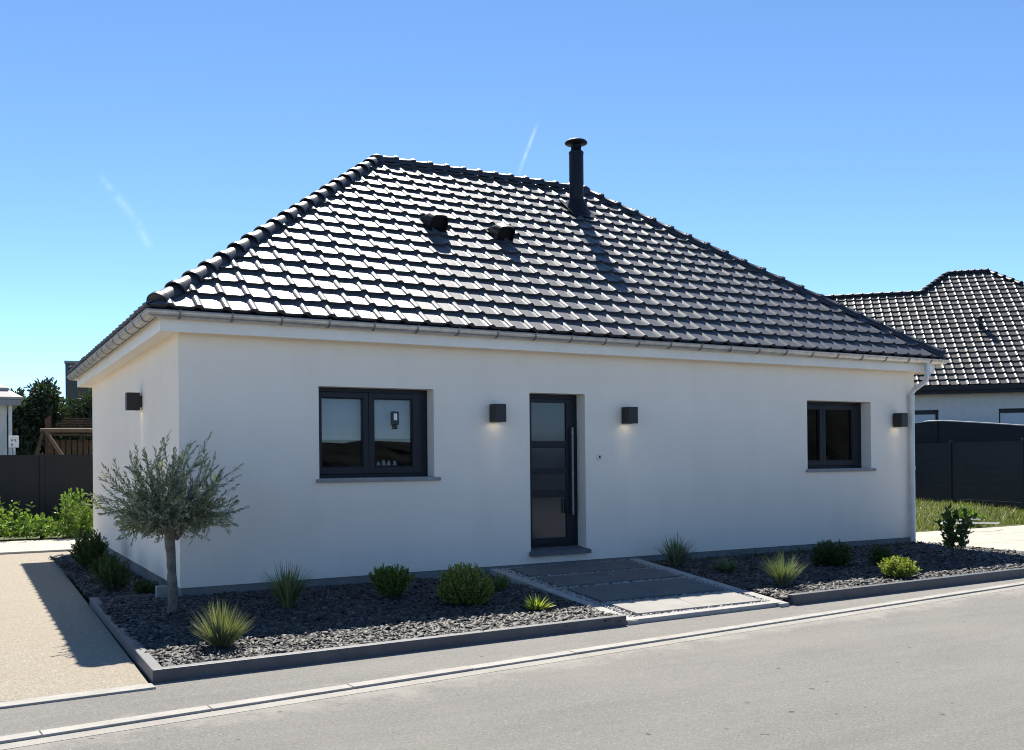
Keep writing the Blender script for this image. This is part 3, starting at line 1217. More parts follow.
# thermometer stuck to the pane and small ornaments inside
th = empty('window_thermometer', (2.66, 0.20, 1.96), 'small black display holder stuck to the right pane of the left window', 'thermometer')
m = MB()
m.box((2.62, 0.196, 1.93), (2.72, 0.213, 2.10))
m.box((2.635, 0.196, 1.88), (2.70, 0.213, 1.93))
m.build('case', M['black'], th, 0.012)
m = MB()
m.box((2.648, 0.192, 1.99), (2.692, 0.1955, 2.075))
m.build('display', M['plastic'], th)
for k, (x, h) in enumerate(((2.46, 0.06), (2.53, 0.085), (2.60, 0.075), (2.68, 0.07))):
    m = MB()
    m.lathe((x, 0.262, 1.415), [(0.0, 0.0), (0.024, 0.0), (0.030, h * .35), (0.018, h * .6), (0.022, h * .8), (0.0, h)], 12)
    tag(m.build('ornament', M['plastic']), 'small pale ornament in the row along the bottom of the left window', 'ornament', 'ornaments inside the left window')
m = MB()
m.box((2.36, 0.225, 1.40), (2.86, 0.30, 1.413))
m.build('shelf', M['inside'], w1)

# door -----------------------------------------------------------------------
dx0, dx1, dz0, dz1 = 4.515, 5.405, 0.29, 2.37
yd = 0.2
m = MB()
frame_ring(m, dx0, dx1, dz0, dz1, yd, yd + 0.075, 0.065, 0.065, 0.035, 0.065)
door = m.build('door', M['frame'], house, 0.004)
m = MB()
lx0, lx1, lz0, lz1 = dx0 + 0.066, dx1 - 0.066, dz0 + 0.036, dz1 - 0.066
gx0, gx1 = 4.66, 5.215
zb = [(0.41, 0.97), (1.06, 1.29), (1.355, 1.64), (1.73, 2.255)]
m.box((lx0, yd - 0.012, lz0), (gx0, yd + 0.05, lz1))
m.box((gx1, yd - 0.012, lz0), (lx1, yd + 0.05, lz1))
edges = [lz0] + [q for ab in zb for q in ab] + [lz1]
for k in range(0, len(edges), 2):
    m.box((gx0, yd - 0.012, edges[k]), (gx1, yd + 0.05, edges[k + 1]))
m.build('door_leaf', M['frame'], door, 0.003)
for a, b in zb:
    g_ = MB()
    g_.box((gx0 - 0.002, yd + 0.008, a - 0.002), (gx1 + 0.002, yd + 0.03, b + 0.002))
    g_.build('pane', M['frost'], door)
m = MB()
hx = 5.285
m.tube([(hx, yd - 0.065, 0.72), (hx, yd - 0.065, 1.92)], 0.016, 14)
hd = m.build('handle', M['zinc_dark'], door)
for z, h in ((0.76, .09), (1.26, .06), (1.80, .07)):
    m = MB()
    m.tube([(hx, yd - 0.065, z), (hx, yd - 0.065, z + h)], 0.0185, 14)
    m.tube([(hx, yd - 0.065, z + h / 2), (hx, yd - 0.010, z + h / 2)], 0.009, 10)
    m.build('standoff', M['zinc_dark'], door)
m = MB()
m.box((5.305, yd - 0.02, 1.24), (5.33, yd - 0.011, 1.36))
m.tube([(5.318, yd - 0.035, 1.28), (5.318, yd - 0.02, 1.28)], 0.012, 10)
m.build('lock', M['steel'], door)
m = MB()
m.box((5.17, yd - 0.05, 0.74), (5.185, yd - 0.0125, 0.94))
m.build('door_stay', M['frame'], door)
m = MB()
m.prism([(4.517, -0.002), (5.403, -0.002), (5.403, 0.199), (4.517, 0.199)], 0.226, [0.262, 0.262, 0.288, 0.288])
m.prism([(4.49, -0.085), (5.43, -0.085), (5.43, -0.0025), (4.49, -0.0025)], 0.20, [0.250, 0.250, 0.262, 0.262])
m.build('threshold', M['threshold'], door)

# doorbell
m = MB()
m.lathe((0, 0, 0), [(0.0, 0.022), (0.038, 0.022), (0.044, 0.016), (0.044, 0.0)], 18)
m.v = [(5.625 + a, -0.001 - c, 1.51 + b) for a, b, c in m.v]
m.f = [f[::-1] for f in m.f]
bell = m.build('doorbell', M['plastic'], house)
m = MB()
m.box((5.612, -0.030, 1.495), (5.638, -0.0235, 1.527))
m.build('button', M['black'], bell)

# wall lamps -------------------------------------------------------------------


def wall_lamp(x, y, rz, z=2.085):
    """box lamp, local -Y is out of the wall"""
    w = Matrix.Translation((x, y, z)) @ Matrix.Rotation(rz, 4, 'Z')
    m = MB()
    hw, d, h = 0.078, 0.165, 0.115
    y1 = -0.030
    y0 = y1 - d
    for a, b in (((-hw, y0, -h), (hw, y0 + .006, h)), ((-hw, y1 - .006, -h), (hw, y1, h)),
                 ((-hw, y0 + .006, -h), (-hw + .006, y1 - .006, h)), ((hw - .006, y0 + .006, -h), (hw, y1 - .006, h)),
                 ((-hw + .006, y0 + .006, h - 0.012), (hw - .006, y1 - .006, h - 0.006))):
        m.box(a, b, w)
    lo = m.build('wall_lamp', M['lamp'], house)
    m = MB()
    m.box((-0.05, -0.030, -0.075), (0.05, -0.001, 0.075), w)
    m.build('backplate', M['lamp'], lo, 0.003)
    m = MB()
    m.box((-hw + 0.0062, y0 + 0.0062, -h + 0.012), (hw - 0.0062, y1 - 0.0062, -h + 0.018), w)
    m.build('lens', M['lampglow'], lo)
    ld = bpy.data.lights.new('lamp_bulb', 'SPOT')
    ld.energy = 0.9
    ld.spot_size = R(78)
    ld.spot_blend = 0.6
    ld.color = (1.0, 0.84, 0.62)
    ld.shadow_soft_size = 0.02
    l_ = bpy.data.objects.new('lamp_bulb', ld)
    COL.objects.link(l_)
    l_.parent = lo
    l_.matrix_parent_inverse = Matrix.Translation(-pos(lo))
    l_.location = w @ Vector((0, -0.085, -h + 0.004))
    l_.rotation_euler = Euler((R(-18), 0, rz), 'XYZ')
    return lo


for x in (3.97, 6.08, 11.71):
    wall_lamp(x, 0, 0)
wall_lamp(0, 2.5, -PI / 2, 2.30)
# white marker block at the corner
tag(MB().box((-0.20, 0.28, -0.1), (-0.08, 0.40, 0.10)).build('concrete_post', M['sill'], bevel=0.006), 'small pale concrete block at the house corner behind the olive trunk', 'concrete block')

# ------------------------------------------------------------------ plants


def leaf_arrays(P, D, Nn, ln, wd, fold=0.25, droop=0.0):
    """rhombic folded leaves: base P, direction D, normal Nn; two triangles pairs -> quads (6 verts)"""
    side = np.cross(D, Nn)
    side /= np.linalg.norm(side, axis=1)[:, None] + 1e-9
    ln = ln[:, None]
    wd = wd[:, None]
    up = Nn * fold
    b = P
    mid = P + D * ln * 0.45 - Nn * 0.0
    tip = P + D * ln - Nn * ln * droop
    l_ = mid + side * wd * 0.5 + up * wd
    r_ = mid - side * wd * 0.5 + up * wd
    l2 = P + D * ln * 0.8 + side * wd * 0.28 + up * wd * .6 - Nn * ln * droop * .5
    r2 = P + D * ln * 0.8 - side * wd * 0.28 + up * wd * .6 - Nn * ln * droop * .5
    V = np.stack([b, l_, l2, tip, r2, r_], 1)
    f = np.array([[0, 1, 2, 3], [0, 3, 4, 5]])
    N = len(P)
    return V.reshape(-1, 3), (f[None] + (np.arange(N) * 6)[:, None, None]).reshape(-1, 4)


def bez(a, b, c, t):
    return a * (1 - t) ** 2 + b * 2 * t * (1 - t) + c * t * t


class Shoots:
    """curved shoots from a fork, leaves set along them"""

    def __init__(self, seed):
        self.r = np.random.RandomState(seed)
        self.P, self.D, self.N, self.l, self.w = [], [], [], [], []
        self.m = MB()

    def shoot(self, a, b, c, n, ll, lw, t0=0.3, rad=0.004, angle=0.7, seg=5):
        a, b, c = (np.array(q, float) for q in (a, b, c))
        r = self.r
        if rad > 0:
            ts = np.linspace(0, 1, seg)
            pts = [bez(a, b, c, t) for t in ts]
            self.m.tube([tuple(p) for p in pts], [rad * (1 - 0.75 * t) for t in ts], 4, False)
        for i in range(n):
            t = t0 + (1 - t0) * (i + r.rand() * 0.8) / n
            t = min(t, 1)
            p = bez(a, b, c, t)
            d = 2 * (1 - t) * (b - a) + 2 * t * (c - b)
            d /= np.linalg.norm(d) + 1e-9
            o = r.randn(3)
            o -= d * o.dot(d)
            o /= np.linalg.norm(o) + 1e-9
            an = angle * (0.6 + 0.7 * r.rand()) * (1 - 0.55 * max(0, (t - .8) / .2))
            dd = d * math.cos(an) + o * math.sin(an)
            nn = np.cross(dd, r.randn(3)) + np.array([0, 0, .3])
            nn -= dd * nn.dot(dd)
            nn /= np.linalg.norm(nn) + 1e-9
            self.P.append(p)
            self.D.append(dd)
            self.N.append(nn)
            self.l.append(ll * (0.65 + 0.6 * r.rand()) * (1 - 0.3 * max(0, (t - .85) / .15)))
            self.w.append(lw * (0.7 + 0.5 * r.rand()))

    def leaves(self, name, mat, parent, fold=0.25, droop=0.08):
        V, Fc = leaf_arrays(np.array(self.P), np.array(self.D), np.array(self.N), np.array(self.l), np.array(self.w), fold, droop)
        return build_np(name, V, Fc, mat, parent)


def olive_tree(x, y, z):
    t = empty('olive_tree', (x, y, z), 'small olive tree with a rounded grey green crown at the house corner', 'tree')
    base = np.array([x, y, z])
    fork = base + np.array([0.02, 0.0, 0.83])
    tr = MB()
    pts, rad = [], []
    for k in range(15):
        q = k / 14
        pts.append((x + 0.012 * math.sin(q * 5) + 0.004 * rnd.uniform(-1, 1), y + 0.01 * math.cos(q * 4), z - 0.05 + q * 0.87))
        rad.append(0.045 + 0.013 * (1 - q) ** 4 + 0.006 * max(0, q - 0.75) / .25 + rnd.uniform(-.0035, .0035))
    tr.tube(pts, rad, 16)
    s = Shoots(5)
    r = s.r
    limbs = []
    for k in range(11):
        az = 2 * PI * k / 11 + r.uniform(-.3, .3)
        el = R([62, 38, 50, 75, 33, 55][k % 6] + r.uniform(-6, 6))
        ln = r.uniform(0.34, 0.52)
        c = fork + ln * np.array([math.cos(el) * math.cos(az), math.cos(el) * math.sin(az), math.sin(el)])
        b = fork + np.array([0, 0, 0.05]) + 0.45 * (c - fork) * np.array([1.2, 1.2, 0.75])
        a = fork + np.array([math.cos(az) * 0.03, math.sin(az) * 0.03, -0.06])
        limbs.append((a, b, c))
        tr.tube([tuple(bez(a, b, c, q)) for q in np.linspace(0, 1, 7)], [0.034 * (1 - 0.72 * q) for q in np.linspace(0, 1, 7)], 7)
    tr.build('trunk', M['bark'], t)

    def reach(el):                           # crown outline as seen from the fork
        e = math.degrees(el)
        return np.interp(e, [-8, 0, 10, 20, 34, 50, 70, 90], [0.36, 0.52, 0.68, 0.86, 0.93, 0.94, 0.93, 0.93])
    for k in range(300):
        az = r.rand() * 2 * PI
        el = math.asin(np.clip(r.uniform(-0.06, 1.0), -1, 1))
        rr_ = reach(el) * (r.uniform(0.42, 0.95) if k % 9 else r.uniform(0.95, 1.05))
        dv = np.array([math.cos(el) * math.cos(az), math.cos(el) * math.sin(az), math.sin(el)])
        c = fork + dv * rr_
        # start on the nearest limb
        best = min(limbs, key=lambda q: np.linalg.norm(q[2] - c) + r.rand() * 0.12)
        a = bez(*best, r.uniform(0.35, 1.0))
        b = a * 0.45 + c * 0.55 + r.randn(3) * 0.07
        c = c + r.randn(3) * 0.06 + np.array([0, 0, 0.02])
        ln = np.linalg.norm(c - a)
        s.shoot(a, b, c, int(14 + 56 * ln), 0.054, 0.0140, 0.10, 0.0038, 0.70, 6)
    for k in range(26):                      # short sprouts under the crown
        az = r.rand() * 2 * PI
        a = bez(*limbs[k % 11], r.uniform(0.05, 0.6))
        c = a + np.array([math.cos(az) * .2, math.sin(az) * .2, r.uniform(-0.06, 0.06)])
        s.shoot(a, (a + c) / 2, c, 12, 0.042, 0.012, 0.1, 0.003)
    cr = s.leaves('crown', M['olive'], t, 0.15)
    s.m.build('twigs', M['twig'], cr)
    return t


olive_tree(-0.29, -1.07, -0.03)


def shrub(x, y, z, w, h, n, per, ll, lw, mat, label, seed, name='shrub', cat='shrub', group=None, ball=False, upright=0.0):
    t = empty(name, (x, y, z), label, cat, group)
    s = Shoots(seed)
    r = s.r
    base = np.array([x, y, z])
    for k in range(n):
        az = r.rand() * 2 * PI
        u_ = r.rand()
        if ball:
            el = math.asin(u_ * 1.5 - 0.5) if u_ * 1.5 - 0.5 < 1 else PI / 2
            cen = base + np.array([0, 0, h * 0.46])
            q = r.uniform(0.8, 1.04)
            c = cen + q * np.array([w / 2 * math.cos(el) * math.cos(az), w / 2 * math.cos(el) * math.sin(az), h * 0.54 * math.sin(el)])
            a = base + (c - base) * 0.2 * np.array([1, 1, 1])
            a[2] = z + 0.02
            b = (a + c) / 2 + (c - cen) * 0.1
        else:
            q = math.sqrt(r.rand())
            el = math.acos(q * 0.97) * (1 - upright) + upright * PI / 2 * 0.85
            rr_ = r.uniform(0.72, 1.05)
            c = base + rr_ * np.array([w / 2 * math.cos(el) * math.cos(az), w / 2 * math.cos(el) * math.sin(az), h * math.sin(el) ** 0.7])
            a = base + np.array([math.cos(az) * w * 0.08, math.sin(az) * w * 0.08, 0])
            b = a * 0.5 + c * 0.5 + np.array([math.cos(az) * w * 0.03, math.sin(az) * w * 0.03, h * 0.08])
        s.shoot(a, b, c, per, ll, lw, 0.35 if ball else 0.22, 0.0035, 0.85, 4)
    s.leaves('foliage', mat, t)
    s.m.build('stems', M['twig'], t)
    return t


def tuft(x, y, z, w, h, n, bw, mat, label, seed, name='ornamental_grass', cat='grass plant', group=None, curl=0.35, stiff=0.6):
    """clump of long narrow blades arching out of one crown"""
    t = empty(name, (x, y, z), label, cat, group)
    r = np.random.RandomState(seed)
    m = MB()
    for k in range(n):
        az = r.rand() * 2 * PI
        lean = r.rand() ** stiff                       # 0 upright .. 1 outermost
        ln = h * (1.0 - 0.12 * lean) * r.uniform(0.70, 1.05)
        th = R(4) + lean * math.asin(min(0.97, w / 2 / (h * 0.95)))
        hd = np.array([math.cos(az), math.sin(az), 0])
        p = np.array([x, y, z]) + hd * r.uniform(0, 0.03) + r.randn(3) * 0.008 * np.array([1, 1, 0])
        side = np.array([-hd[1], hd[0], 0.0])
        seg = 5
        vs = []
        for i in range(seg + 1):
            q = i / seg
            wd = bw * (1 - q ** 2.2) * (0.75 + 0.5 * min(q * 3, 1) * .5) + 0.0006
            nrm = np.array([-hd[0] * math.cos(th), -hd[1] * math.cos(th), math.sin(th)])
            vs += [p + side * wd / 2 + nrm * wd * 0.25, p, p - side * wd / 2 + nrm * wd * 0.25]
            p = p + (hd * math.sin(th) + np.array([0, 0, math.cos(th)])) * ln / seg
            th += curl * lean / seg * r.uniform(0.6, 1.3)
        m.add(vs, [(3 * i + a, 3 * i + a + 1, 3 * i + a + 4, 3 * i + a + 3) for i in range(seg) for a in (0, 1)], True)
    m.build('foliage', mat, t)
    b = MB()
    b.lathe((x, y, z - .02), [(0.05, 0.0), (0.045, 0.04), (0.03, 0.07), (0.0, 0.08)], 10)
    b.build('crown_base', M['twig'], t)
    return t


GP = 'spiky plants in the slate beds'
tuft(-0.25, -2.97, -0.05, 0.60, 0.43, 300, 0.013, M['yblade'], 'yellow green spiky yucca in front of the olive trunk', 1, 'yucca', 'yucca', GP, 0.18, 0.85)
tuft(0.81, -1.31, -0.03, 0.50, 0.53, 190, 0.013, M['blade'], 'tall dark green spiky clump in the shade, right of the olive tree', 2, 'yucca', 'yucca', GP, 0.3, 0.7)
tuft(2.93, -2.71, -0.045, 0.34, 0.22, 90, 0.026, M['yellow'], 'small bright yellow green rosette beside the path edging', 3, 'rosette_plant', 'plant', GP, 0.4, 0.5)
tuft(6.45, -0.62, -0.02, 0.60, 0.52, 120, 0.021, M['gblade'], 'broad leaved spiky clump beside the path near the wall', 4, 'yucca', 'yucca', GP, 0.35, 0.65)
tuft(6.29, -2.72, -0.045, 0.50, 0.46, 330, 0.009, M['gblade'], 'dense fountain of thin grey green grass by the pavement right of the path', 5, 'ornamental_grass', 'grass plant', GP, 0.45, 0.6)
tuft(6.61, -1.42, -0.03, 0.38, 0.27, 260, 0.014, M['gblade'], 'low dull green tuft behind the fountain grass', 6, 'ornamental_grass', 'grass plant', GP, 0.6, 0.5)
GS = 'shrubs in the slate beds'
shrub(1.96, -1.30, -0.03, 0.60, 0.40, 170, 26, 0.038, 0.017, M['box'], 'upright leafy green shrub left of the round one', 11, group=GS, upright=0.25)
shrub(2.48, -2.04, -0.04, 0.60, 0.46, 420, 20, 0.030, 0.015, M['boxy'], 'round clipped shrub with golden green leaf tips', 12, group=GS, ball=True)
shrub(3.25, -1.42, -0.03, 0.26, 0.23, 34, 14, 0.032, 0.012, M['box'], 'thin small green shrub between the round shrub and the path', 13, group=GS)
shrub(8.35, -1.60, -0.03, 0.56, 0.38, 220, 22, 0.034, 0.015, M['darkleaf'], 'dark green rounded shrub under the right window', 14, group=GS, ball=True)
shrub(9.02, -1.89, -0.03, 0.46, 0.28, 90, 18, 0.034, 0.016, M['darkleaf'], 'low dark green shrub behind the variegated one', 15, group=GS)
shrub(8.10, -2.88, -0.045, 0.54, 0.29, 150, 20, 0.036, 0.018, M['yellow'], 'low variegated yellow green shrub near the right edging', 16, group=GS)
shrub(10.66, -1.87, -0.04, 0.74, 0.80, 26, 10, 0.10, 0.06, M['darkleaf'], 'upright dark shrub with large leaves near the right corner', 17, group=GS, upright=0.45)
GW = 'shrubs along the gable wall'
shrub(-0.52, 1.33, -0.07, 0.52, 0.44, 110, 24, 0.034, 0.012, M['darkleaf'], 'dark fine leaved shrub at the gable wall nearest the olive tree', 21, group=GW)
shrub(-0.50, 4.0, -0.07, 0.62, 0.62, 140, 24, 0.05, 0.022, M['darkleaf'], 'taller dark shrub at the far end of the gable wall', 22, group=GW)
shrub(-0.45, 2.5, -0.07, 0.5, 0.40, 100, 22, 0.04, 0.016, M['darkleaf'], 'dark shrub midway along the gable wall between two others', 23, group=GW)
shrub(-0.22, 0.95, -0.07, 0.4, 0.18, 60, 16, 0.03, 0.012, M['darkleaf'], 'low dark creeping plant at the foot of the gable wall', 24, group=GW)

# ground cover along the plinth on the right
s = Shoots(31)
for k in range(160):
    x = s.r.uniform(6.9, 11.6)
    y = s.r.uniform(-0.5, -0.1)
    a = np.array([x, y, -0.02])
    c = a + np.array([s.r.randn() * .06, s.r.randn() * .06, s.r.uniform(0.03, 0.13)])
    s.shoot(a, (a + c) / 2, c, 7, 0.03, 0.014, 0.1, 0.002)
tag(s.leaves('ground_cover', M['darkleaf'], None), 'dark creeping leaves along the foot of the wall under the right window', 'ground cover', kind='stuff')

# lawn blades on the right
N = 16000
X = 12.5 + 10.5 * nrs.rand(N)
Y = 1.95 + 6.5 * nrs.rand(N) ** 1.3
Z = -0.045 + 0.016 * (X - 12) * np.minimum(1, (Y - 1.89) / 4)
az = nrs.rand(N) * 2 * PI
hh = 0.05 + 0.11 * nrs.rand(N) ** 2
ww = 0.007 + 0.008 * nrs.rand(N)
ln_ = 0.5 * hh * nrs.randn(N)
B0 = np.stack([X - np.cos(az) * ww, Y - np.sin(az) * ww, Z], 1)
B1 = np.stack([X + np.cos(az) * ww, Y + np.sin(az) * ww, Z], 1)
T = np.stack([X + np.sin(az) * ln_, Y - np.cos(az) * ln_, Z + hh], 1)
V = np.stack([B0, B1, T], 1).reshape(-1, 3)
tag(build_np('grass', V, np.arange(N * 3).reshape(-1, 3), M['tallgrass']), 'rough green grass in front of the dark right fence', 'grass', kind='stuff')

# weeds on the left in front of the fence
s = Shoots(41)
for k in range(900):
    x = s.r.uniform(-5.5, 1.2)
    y = s.r.uniform(10.95, 12.85)
    hgt = s.r.uniform(0.25, 0.85) * (0.75 + 0.35 * math.sin(x * 2.3 + y)) 
    a = np.array([x, y, -0.15])
    c = a + np.array([s.r.randn() * .10, s.r.randn() * .10, hgt + .08])
    s.shoot(a, (a + c) / 2 + np.array([0, 0, .03]), c, 12, 0.105, 0.05, 0.2, 0.005, 1.1)
wd = s.leaves('weeds', M['weed'], None, 0.2, 0.25)
tag(wd, 'lush green weeds growing along the dark left fence', 'weeds', kind='stuff')
shrub(0.0, 11.2, -0.15, 1.1, 1.05, 34, 26, 0.10, 0.042, M['weed'], 'tall bushy green weed at the corner of the gable wall', 42, name='weed_bush', cat='bush', upright=0.3)
shrub(16.9, 2.4, -0.02, 0.9, 0.42, 26, 14, 0.085, 0.045, M['weed'], 'straggling leafy weed on the lawn before the right fence', 43, name='weed_plant', cat='weed')
hz = MB()
hp = []
for k in range(25):
    a = 2 * PI * k / 24
    hp.append((16.2 + 0.75 * math.cos(a), 1.75 + 0.42 * math.sin(a), 0.10 + 0.02 * math.sin(a * 2)))
hz.tube(hp[2:22], 0.016, 8)
tag(hz.build('garden_hoop', M['plastic']), 'pale curved hoop lying on the grass behind the upright dark shrub', 'hoop')

# added unseen hedgerow opposite, raised at the right, so the panes reflect dark
hg = MB()
NXh, NZh = 120, 10
for side, yh in ((1, -21.0), (-1, -22.4)):
    vs = []
    for j in range(NZh + 1):
        for i in range(NXh + 1):
            x = -24 + 60 * i / NXh
            vs.append((x + rnd.uniform(-.1, .1), yh + x * 0.09 + rnd.uniform(-.14, .14) - side * 0.25 * (j / NZh) ** 4, -0.2 + (2.35 + 3.6 * min(1, max(0, (x - 19) / 5))) * j / NZh + rnd.uniform(-.06, .06)))
    fs = []
    for j in range(NZh):
        for i in range(NXh):
            q = (j * (NXh + 1) + i, j * (NXh + 1) + i + 1, (j + 1) * (NXh + 1) + i + 1, (j + 1) * (NXh + 1) + i)
            fs.append(q[::-1] if side > 0 else q)
    hg.add(vs, fs)
n_ = (NXh + 1) * (NZh + 1)
top0 = NZh * (NXh + 1)
hg.f += [(top0 + i, top0 + i + 1, n_ + top0 + i + 1, n_ + top0 + i) for i in range(NXh)]
hg.s += [False] * NXh
tag(hg.build('added_hedge', mat_simple('added_hedge_dark', (0.032, 0.035, 0.036), 0.9, var=0.4, scale=9, bump=1.0, bscale=25)), 'long dark hedgerow added out of view across the street for the panes to reflect', 'added_hedge')

# ------------------------------------------------------------------ left background
fl_ = empty('fence', (-4, 13, -0.15), 'dark anthracite panel fence behind the weeds left of the house', 'fence')
FZ = 1.66
for k, (a, b) in enumerate(((-9.6, -5.65), (-5.55, -3.1), (-3.0, -0.58), (-0.48, 1.9), (2.0, 4.5))):
    m = MB()
    m.box((a, 13.0, -0.12), (b, 13.04, FZ))
    m.box((a, 12.985, -0.14), (b, 13.055, -0.04))
    m.box((a, 12.985, FZ), (b, 13.055, FZ + 0.03))
    m.build('panel', M['fence'], fl_)
for x in (-5.6, -3.05, -0.53, 1.95, 4.55):
    m = MB()
    m.box((x - .0495, 12.97, -0.2), (x + .0495, 13.07, FZ + 0.05))
    m.build('post', M['fence'], fl_, 0.006)

sg = empty('post_sign', (-1.0, 13.4, -0.15), 'small white panel on a thin white post above the left fence', 'sign')
m = MB()
m.box((-1.19, 13.36, 1.86), (-0.98, 13.40, 2.13))
m.build('panel', M['plastic'], sg, 0.01)
m = MB()
for a, b in ((0.05, 0.04), (0.05, 0.14), (0.12, 0.14)):
    m.box((-1.19 + a, 13.352, 1.86 + b), (-1.19 + a + .035, 13.3595, 1.86 + b + .05))
m.build('marks', M['zinc_dark'], sg)
m = MB()
m.tube([(-1.075, 13.38, -0.2), (-1.075, 13.38, 1.86)], 0.022, 8)
m.build('post', M['plastic'], sg)

# neighbour house at the left edge
nh = empty('neighbour_house', (-4.0, 20, -0.2), 'neighbouring house with weathered pale grey tiles at the left edge', 'house')
MB().box((-9.0, 15.95, -0.2), (-1.13, 24, 3.1)).build('wall', M['nwall'], nh)
m = MB()
ex, ey, ez = -0.75, 15.6, 3.10
for k in range(9):
    o1 = k * 0.33
    z1 = ez + o1 * 0.75
    m.prism([(-9.5, ey + o1), (ex - o1, ey + o1), (ex - o1, 24.4 - o1), (-9.5, 24.4 - o1)], z1, z1 + 0.05)
    m.prism([(-9.5, ey + o1 + .02), (ex - o1 - .02, ey + o1 + .02), (ex - o1 - .30, ey + o1 + .32), (-9.5, ey + o1 + .32)], z1 + .05, [z1 + .055, z1 + .055, z1 + .24, z1 + .24])
    m.prism([(ex - o1 - .02, ey + o1 + .02), (ex - o1 - .02, 24.38 - o1), (ex - o1 - .32, 24.08 - o1), (ex - o1 - .32, ey + o1 + .32)], z1 + .05, [z1 + .055, z1 + .055, z1 + .24, z1 + .24])
m.build('roof', M['grey_tile'], nh)
MB().box((-9.4, 15.62, 2.95), (-0.82, 15.72, 3.09)).build('gutter', M['zinc_dark'], nh)
m = MB()
m.tube([(-1.06, 15.88, 0), (-1.06, 15.88, 2.95)], 0.045, 8)
m.build('downpipe', M['pipe'], nh)


def bg_tree(x, y, h, w, label, seed, n=2600, trunk=1.0, leaf=0.2, mat='conifer', narrow=False):
    t = empty('tree', (x, y, -0.2), label, 'tree', 'trees behind the left fence')
    r = np.random.RandomState(seed)
    tr = MB()
    tr.tube([(x, y, -0.3), (x + .05, y, h * .45), (x, y + .05, h * .8)], [0.14, 0.09, 0.03], 8)
    for k in range(9):
        a = 2 * PI * k / 9
        z0 = h * r.uniform(.25, .6)
        tr.tube([(x, y, z0), (x + math.cos(a) * w * .3, y + math.sin(a) * w * .3, z0 + h * .2)], [0.05, 0.015], 5)
    tr.build('trunk', M['twig'], t)
    cl = []
    for k in range(44):
        a = r.rand() * 2 * PI
        q = r.rand()
        zc = h * (0.10 + 0.86 * q)
        rad = w / 2 * (math.sin(min(1, (q + .22)) * PI) ** 0.6 if not narrow else (1 - q) ** .7) * r.uniform(0.3, 1.0)
        cl.append((x + math.cos(a) * rad, y + math.sin(a) * rad, zc - .2, w * r.uniform(0.10, 0.2)))
    cl = np.array(cl)
    idx = r.randint(0, len(cl), n)
    dv = r.randn(n, 3)
    dv /= np.linalg.norm(dv, axis=1)[:, None]
    P = cl[idx, :3] + dv * (cl[idx, 3] * r.rand(n) ** 0.4)[:, None]
    D = dv + r.randn(n, 3) * 0.6 + np.array([0, 0, 0.3])
    D /= np.linalg.norm(D, axis=1)[:, None]
    Nn = r.randn(n, 3)
    Nn -= D * (Nn * D).sum(1)[:, None]
    Nn /= np.linalg.norm(Nn, axis=1)[:, None]
    V, Fc = leaf_arrays(P, D, Nn, leaf * (0.6 + 0.8 * r.rand(n)), leaf * 0.45 * (0.7 + 0.6 * r.rand(n)), 0.2, 0.1)
    build_np('crown', V, Fc, M[mat], t)
    return t


bg_tree(-0.55, 24.6, 3.9, 2.9, 'dark evergreen nearest the left neighbour house', 51, n=5200)
bg_tree(0.35, 25.0, 4.3, 3.0, 'tallest loose tree behind the swing beam', 52, n=6500)
bg_tree(1.75, 24.8, 3.9, 3.0, 'dark tree partly hidden by the gable wall', 53, n=5200)
bg_tree(1.2, 27.5, 3.9, 3.2, 'broad dark tree farther back between two others', 54, n=6000)
bg_tree(-1.6, 26.5, 3.7, 2.8, 'dark tree showing behind the neighbour roof', 55, n=5200)

bl = empty('flat_roof_building', (6, 41, -0.2), 'tall flat roofed brown grey building rising behind the left eave', 'building')
blm = Matrix.Translation((2.13, 38.0, 0)) @ Matrix.Rotation(R(-9), 4, 'Z')
MB().box((0, 0, -0.2), (8, 8, 6.2), blm).build('wall', M['cladding'], bl)
MB().box((-.04, -.05, 6.2), (8.05, 8.05, 6.32), blm).build('parapet', M['zinc_dark'], bl)

# wooden play set behind the fence
ps = empty('play_frame', (0.6, 19.5, -0.2), 'wooden play tower with swing beam behind the left fence', 'play frame')
m = MB()
m.tube([(-0.12, 19.8, 2.46), (2.2, 19.1, 2.46)], 0.055, 8)
m.build('swing_beam', M['pinewood'], ps)
for b in ((-0.75, 19.2, -0.2), (-0.65, 20.7, -0.2)):
    m = MB()
    m.tube([(-0.05, 19.78, 2.46), b], 0.05, 8)
    m.build('leg', M['wood'], ps)
m = MB()
m.tube([(0.0, 19.76, 2.46), (0.62, 19.4, 1.4), (0.95, 19.2, -0.2)], 0.05, 8)
m.build('leg', M['pinewood'], ps)
m = MB()
for k in range(12):
    x = 0.15 + k * 0.16
    m.box((x, 20.4, 0.9), (x + 0.12, 20.44, 2.2))
m.box((0.1, 20.44, 2.0), (2.1, 20.48, 2.1))
m.box((0.1, 20.44, 1.1), (2.1, 20.48, 1.2))
m.build('railing', M['wood'], ps)
m = MB()
for k in range(8):
    z = 2.25 + 0.0
    m.box((0.0 + 0.09 * k, 20.0 + 0.13 * k, 2.32 + 0.075 * k), (2.3, 20.12 + 0.13 * k, 2.36 + 0.075 * k))
m.build('roof', M['wood'], ps)
for x in (0.12, 2.1):
    for y in (20.36, 21.5):
        m = MB()
        m.box((x, y, -0.2), (x + .09, y + .09, 2.9))
        m.build('post', M['wood'], ps)
